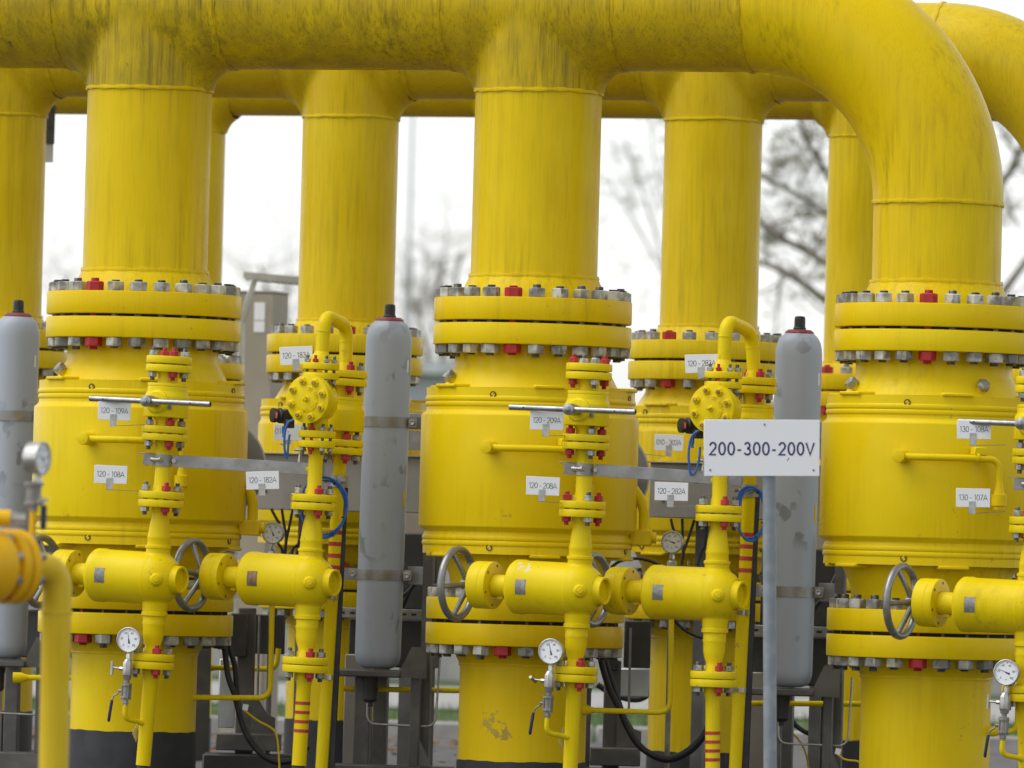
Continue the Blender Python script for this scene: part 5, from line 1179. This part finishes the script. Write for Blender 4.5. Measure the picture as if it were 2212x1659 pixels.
def tree(u, Y, label, limbs, seed, depth=5, tw=1.0, r0=.16, bud=.5, dens=.75, rmin=.004):
    rg = random.Random(seed); B = at(u, 1000, Y); B.z = 0; th = thing('tree', label, 'tree', T(B))
    tr, br, bd = MB(), MB(), MB()
    def grow(p, d, L, r, lv):
        n = 4; pts = [p]; rs = [r]; q_ = p; dd = d.copy()
        for k in range(n):
            dd = (dd + Vector((rg.gauss(0, .16), rg.gauss(0, .16), rg.gauss(.03, .14)))).normalized(); q_ = q_ + dd * L / n; pts.append(q_); rs.append(max(rmin, r * (1 - .55 * (k + 1) / n)))
        br.tube(pts, rs, 5 if r > .02 else 3, cap=False)
        if lv <= 1 and rg.random() < bud:
            for _ in range(3):
                c = pts[rg.randrange(1, n + 1)] + Vector((rg.gauss(0, .02), rg.gauss(0, .02), rg.gauss(0, .02))); s_ = rg.uniform(.015, .035)
                v3 = [c + Vector((rg.uniform(-1, 1), rg.uniform(-1, 1), rg.uniform(-1, 1))) * s_ for _ in range(3)]; bd.add(v3, [(0, 1, 2)])
        if lv <= 0: return
        m = rg.choice((3, 4, 4, 5)) if lv > 1 else rg.choice((2, 3, 4))
        for k in range(m):
            i = rg.randrange(1, n + 1); ax_ = Vector((rg.gauss(0, 1), rg.gauss(0, 1), rg.gauss(.15, .8))).normalized(); nd = (dd * .75 + ax_ * .75).normalized()
            grow(pts[i], nd, L * rg.uniform(.5, .75) * tw, max(rmin, rs[i] * rg.uniform(.45, .7)), lv - 1)
    top = None
    for j, (pts, r1, lv) in enumerate(limbs):
        P = smooth([at(*p, Y + dy) - B for *p, dy in pts], 5); n = len(P)
        br.tube(P, [r1 * (1 - .6 * i / n) for i in range(n)], 8)
        for i in range(2, n):
            if rg.random() < dens:
                ax_ = Vector((rg.gauss(0, 1), rg.gauss(0, 1), rg.gauss(.3, .8))).normalized(); grow(P[i], ax_, rg.uniform(.5, 1.0) * tw, r1 * .4 * (1 - .5 * i / n), lv)
        top = P[0] if top is None else top
    tr.tube(smooth([Vector((0, 0, -.05)), Vector((top.x * .4, 0, top.z * .45)), Vector((top.x, top.y, top.z))], 6), [r0 * (1 - .35 * k / 12) for k in range(13)], 10)
    part('trunk', tr, 'bark', th); struct(part('branches', br, 'twig', th), 'stuff'); struct(part('buds', bd, 'bud', th), 'stuff')
tree(2010, 42, 'bare tree with budding twigs showing between the right columns', [
    ([(1990, 900, 0), (1880, 740, .2), (1770, 640, 0), (1690, 585, -.2), (1620, 560, 0)], .055, 2), ([(1960, 850, 0), (1860, 640, -.3), (1770, 560, 0), (1690, 515, 0), (1630, 470, .2)], .05, 3),
    ([(1970, 860, 0), (1850, 520, .4), (1790, 380, .2), (1740, 300, 0), (1720, 220, 0)], .04, 3), ([(2000, 870, 0), (2080, 560, 0), (2150, 420, .3), (2200, 340, 0), (2230, 250, 0)], .05, 3),
    ([(1850, 520, .4), (1740, 430, .2), (1640, 380, 0), (1520, 300, 0)], .025, 3), ([(1990, 880, 0), (2120, 700, 0), (2220, 560, 0), (2300, 480, 0)], .05, 2)], 3, tw=.85, bud=.55, dens=.7, rmin=.0026)
tree(1500, 62, 'pale bare tree showing faintly right of the middle column', [([(1500, 900, 0), (1440, 600, 0), (1390, 420, 0), (1350, 300, 0)], .018, 2), ([(1500, 880, 0), (1470, 560, .3), (1420, 380, 0), (1400, 240, 0)], .016, 2), ([(1440, 600, 0), (1370, 480, 0), (1310, 380, 0)], .014, 2)], 5, tw=.8, bud=.4, r0=.10, rmin=.0025)
tree(965, 75, 'bare bush far behind the middle column', [([(965, 900, 0), (955, 760, 0), (945, 640, 0), (960, 560, 0)], .045, 2), ([(965, 880, 0), (990, 720, 0), (985, 600, 0), (1000, 540, 0)], .04, 2), ([(960, 870, 0), (925, 770, 0), (905, 690, 0), (900, 640, 0)], .04, 3)], 8, tw=1.0, bud=.2, r0=.10, rmin=.0025)
tree(590, 85, 'bare bush far behind the tan cabinet', [([(590, 900, 0), (585, 720, 0), (575, 620, 0), (560, 570, 0)], .045, 2), ([(590, 880, 0), (610, 720, 0), (620, 640, 0), (625, 590, 0)], .04, 2)], 11, tw=1.0, bud=.2, r0=.10, rmin=.0025)
tree(170, 95, 'bare bush far behind the left columns', [([(160, 900, 0), (150, 740, 0), (140, 640, 0), (150, 590, 0)], .04, 2)], 13, tw=1.0, bud=.2, r0=.10, rmin=.0025)
for u, v, Y, w, lab in ((930, 745, 70, .85, 'dark evergreen shrub far away left of the middle flange'), (620, 660, 80, .35, 'dark evergreen shrub far away beside the cabinet')):
    c = at(u, v, Y); th = thing('shrub', lab, 'shrub', T(c.x, c.y, 0), 'far evergreen shrubs'); rg = random.Random(int(u)); mb = MB()
    for k in range(1500):
        f_ = Vector((rg.gauss(0, 1), rg.gauss(0, 1), rg.gauss(0, 1))); f_ = f_.normalized() * rg.random() ** .4
        zt = c.z + .1; p = Vector((f_.x * w * .5, f_.y * w * .5, zt * .5 + f_.z * zt * .5)); p += Vector((rg.gauss(0, .04),) * 3); s_ = rg.uniform(.03, .07)
        mb.add([p + Vector((rg.uniform(-1, 1), rg.uniform(-1, 1), rg.uniform(-1, 1))) * s_ for _ in range(3)], [(0, 1, 2)])
    struct(part('crown', mb, 'evergreen', th), 'stuff'); part('trunk', MB().tube([(0, 0, 0), (0, 0, c.z * .7)], .05, 8), 'bark', th)
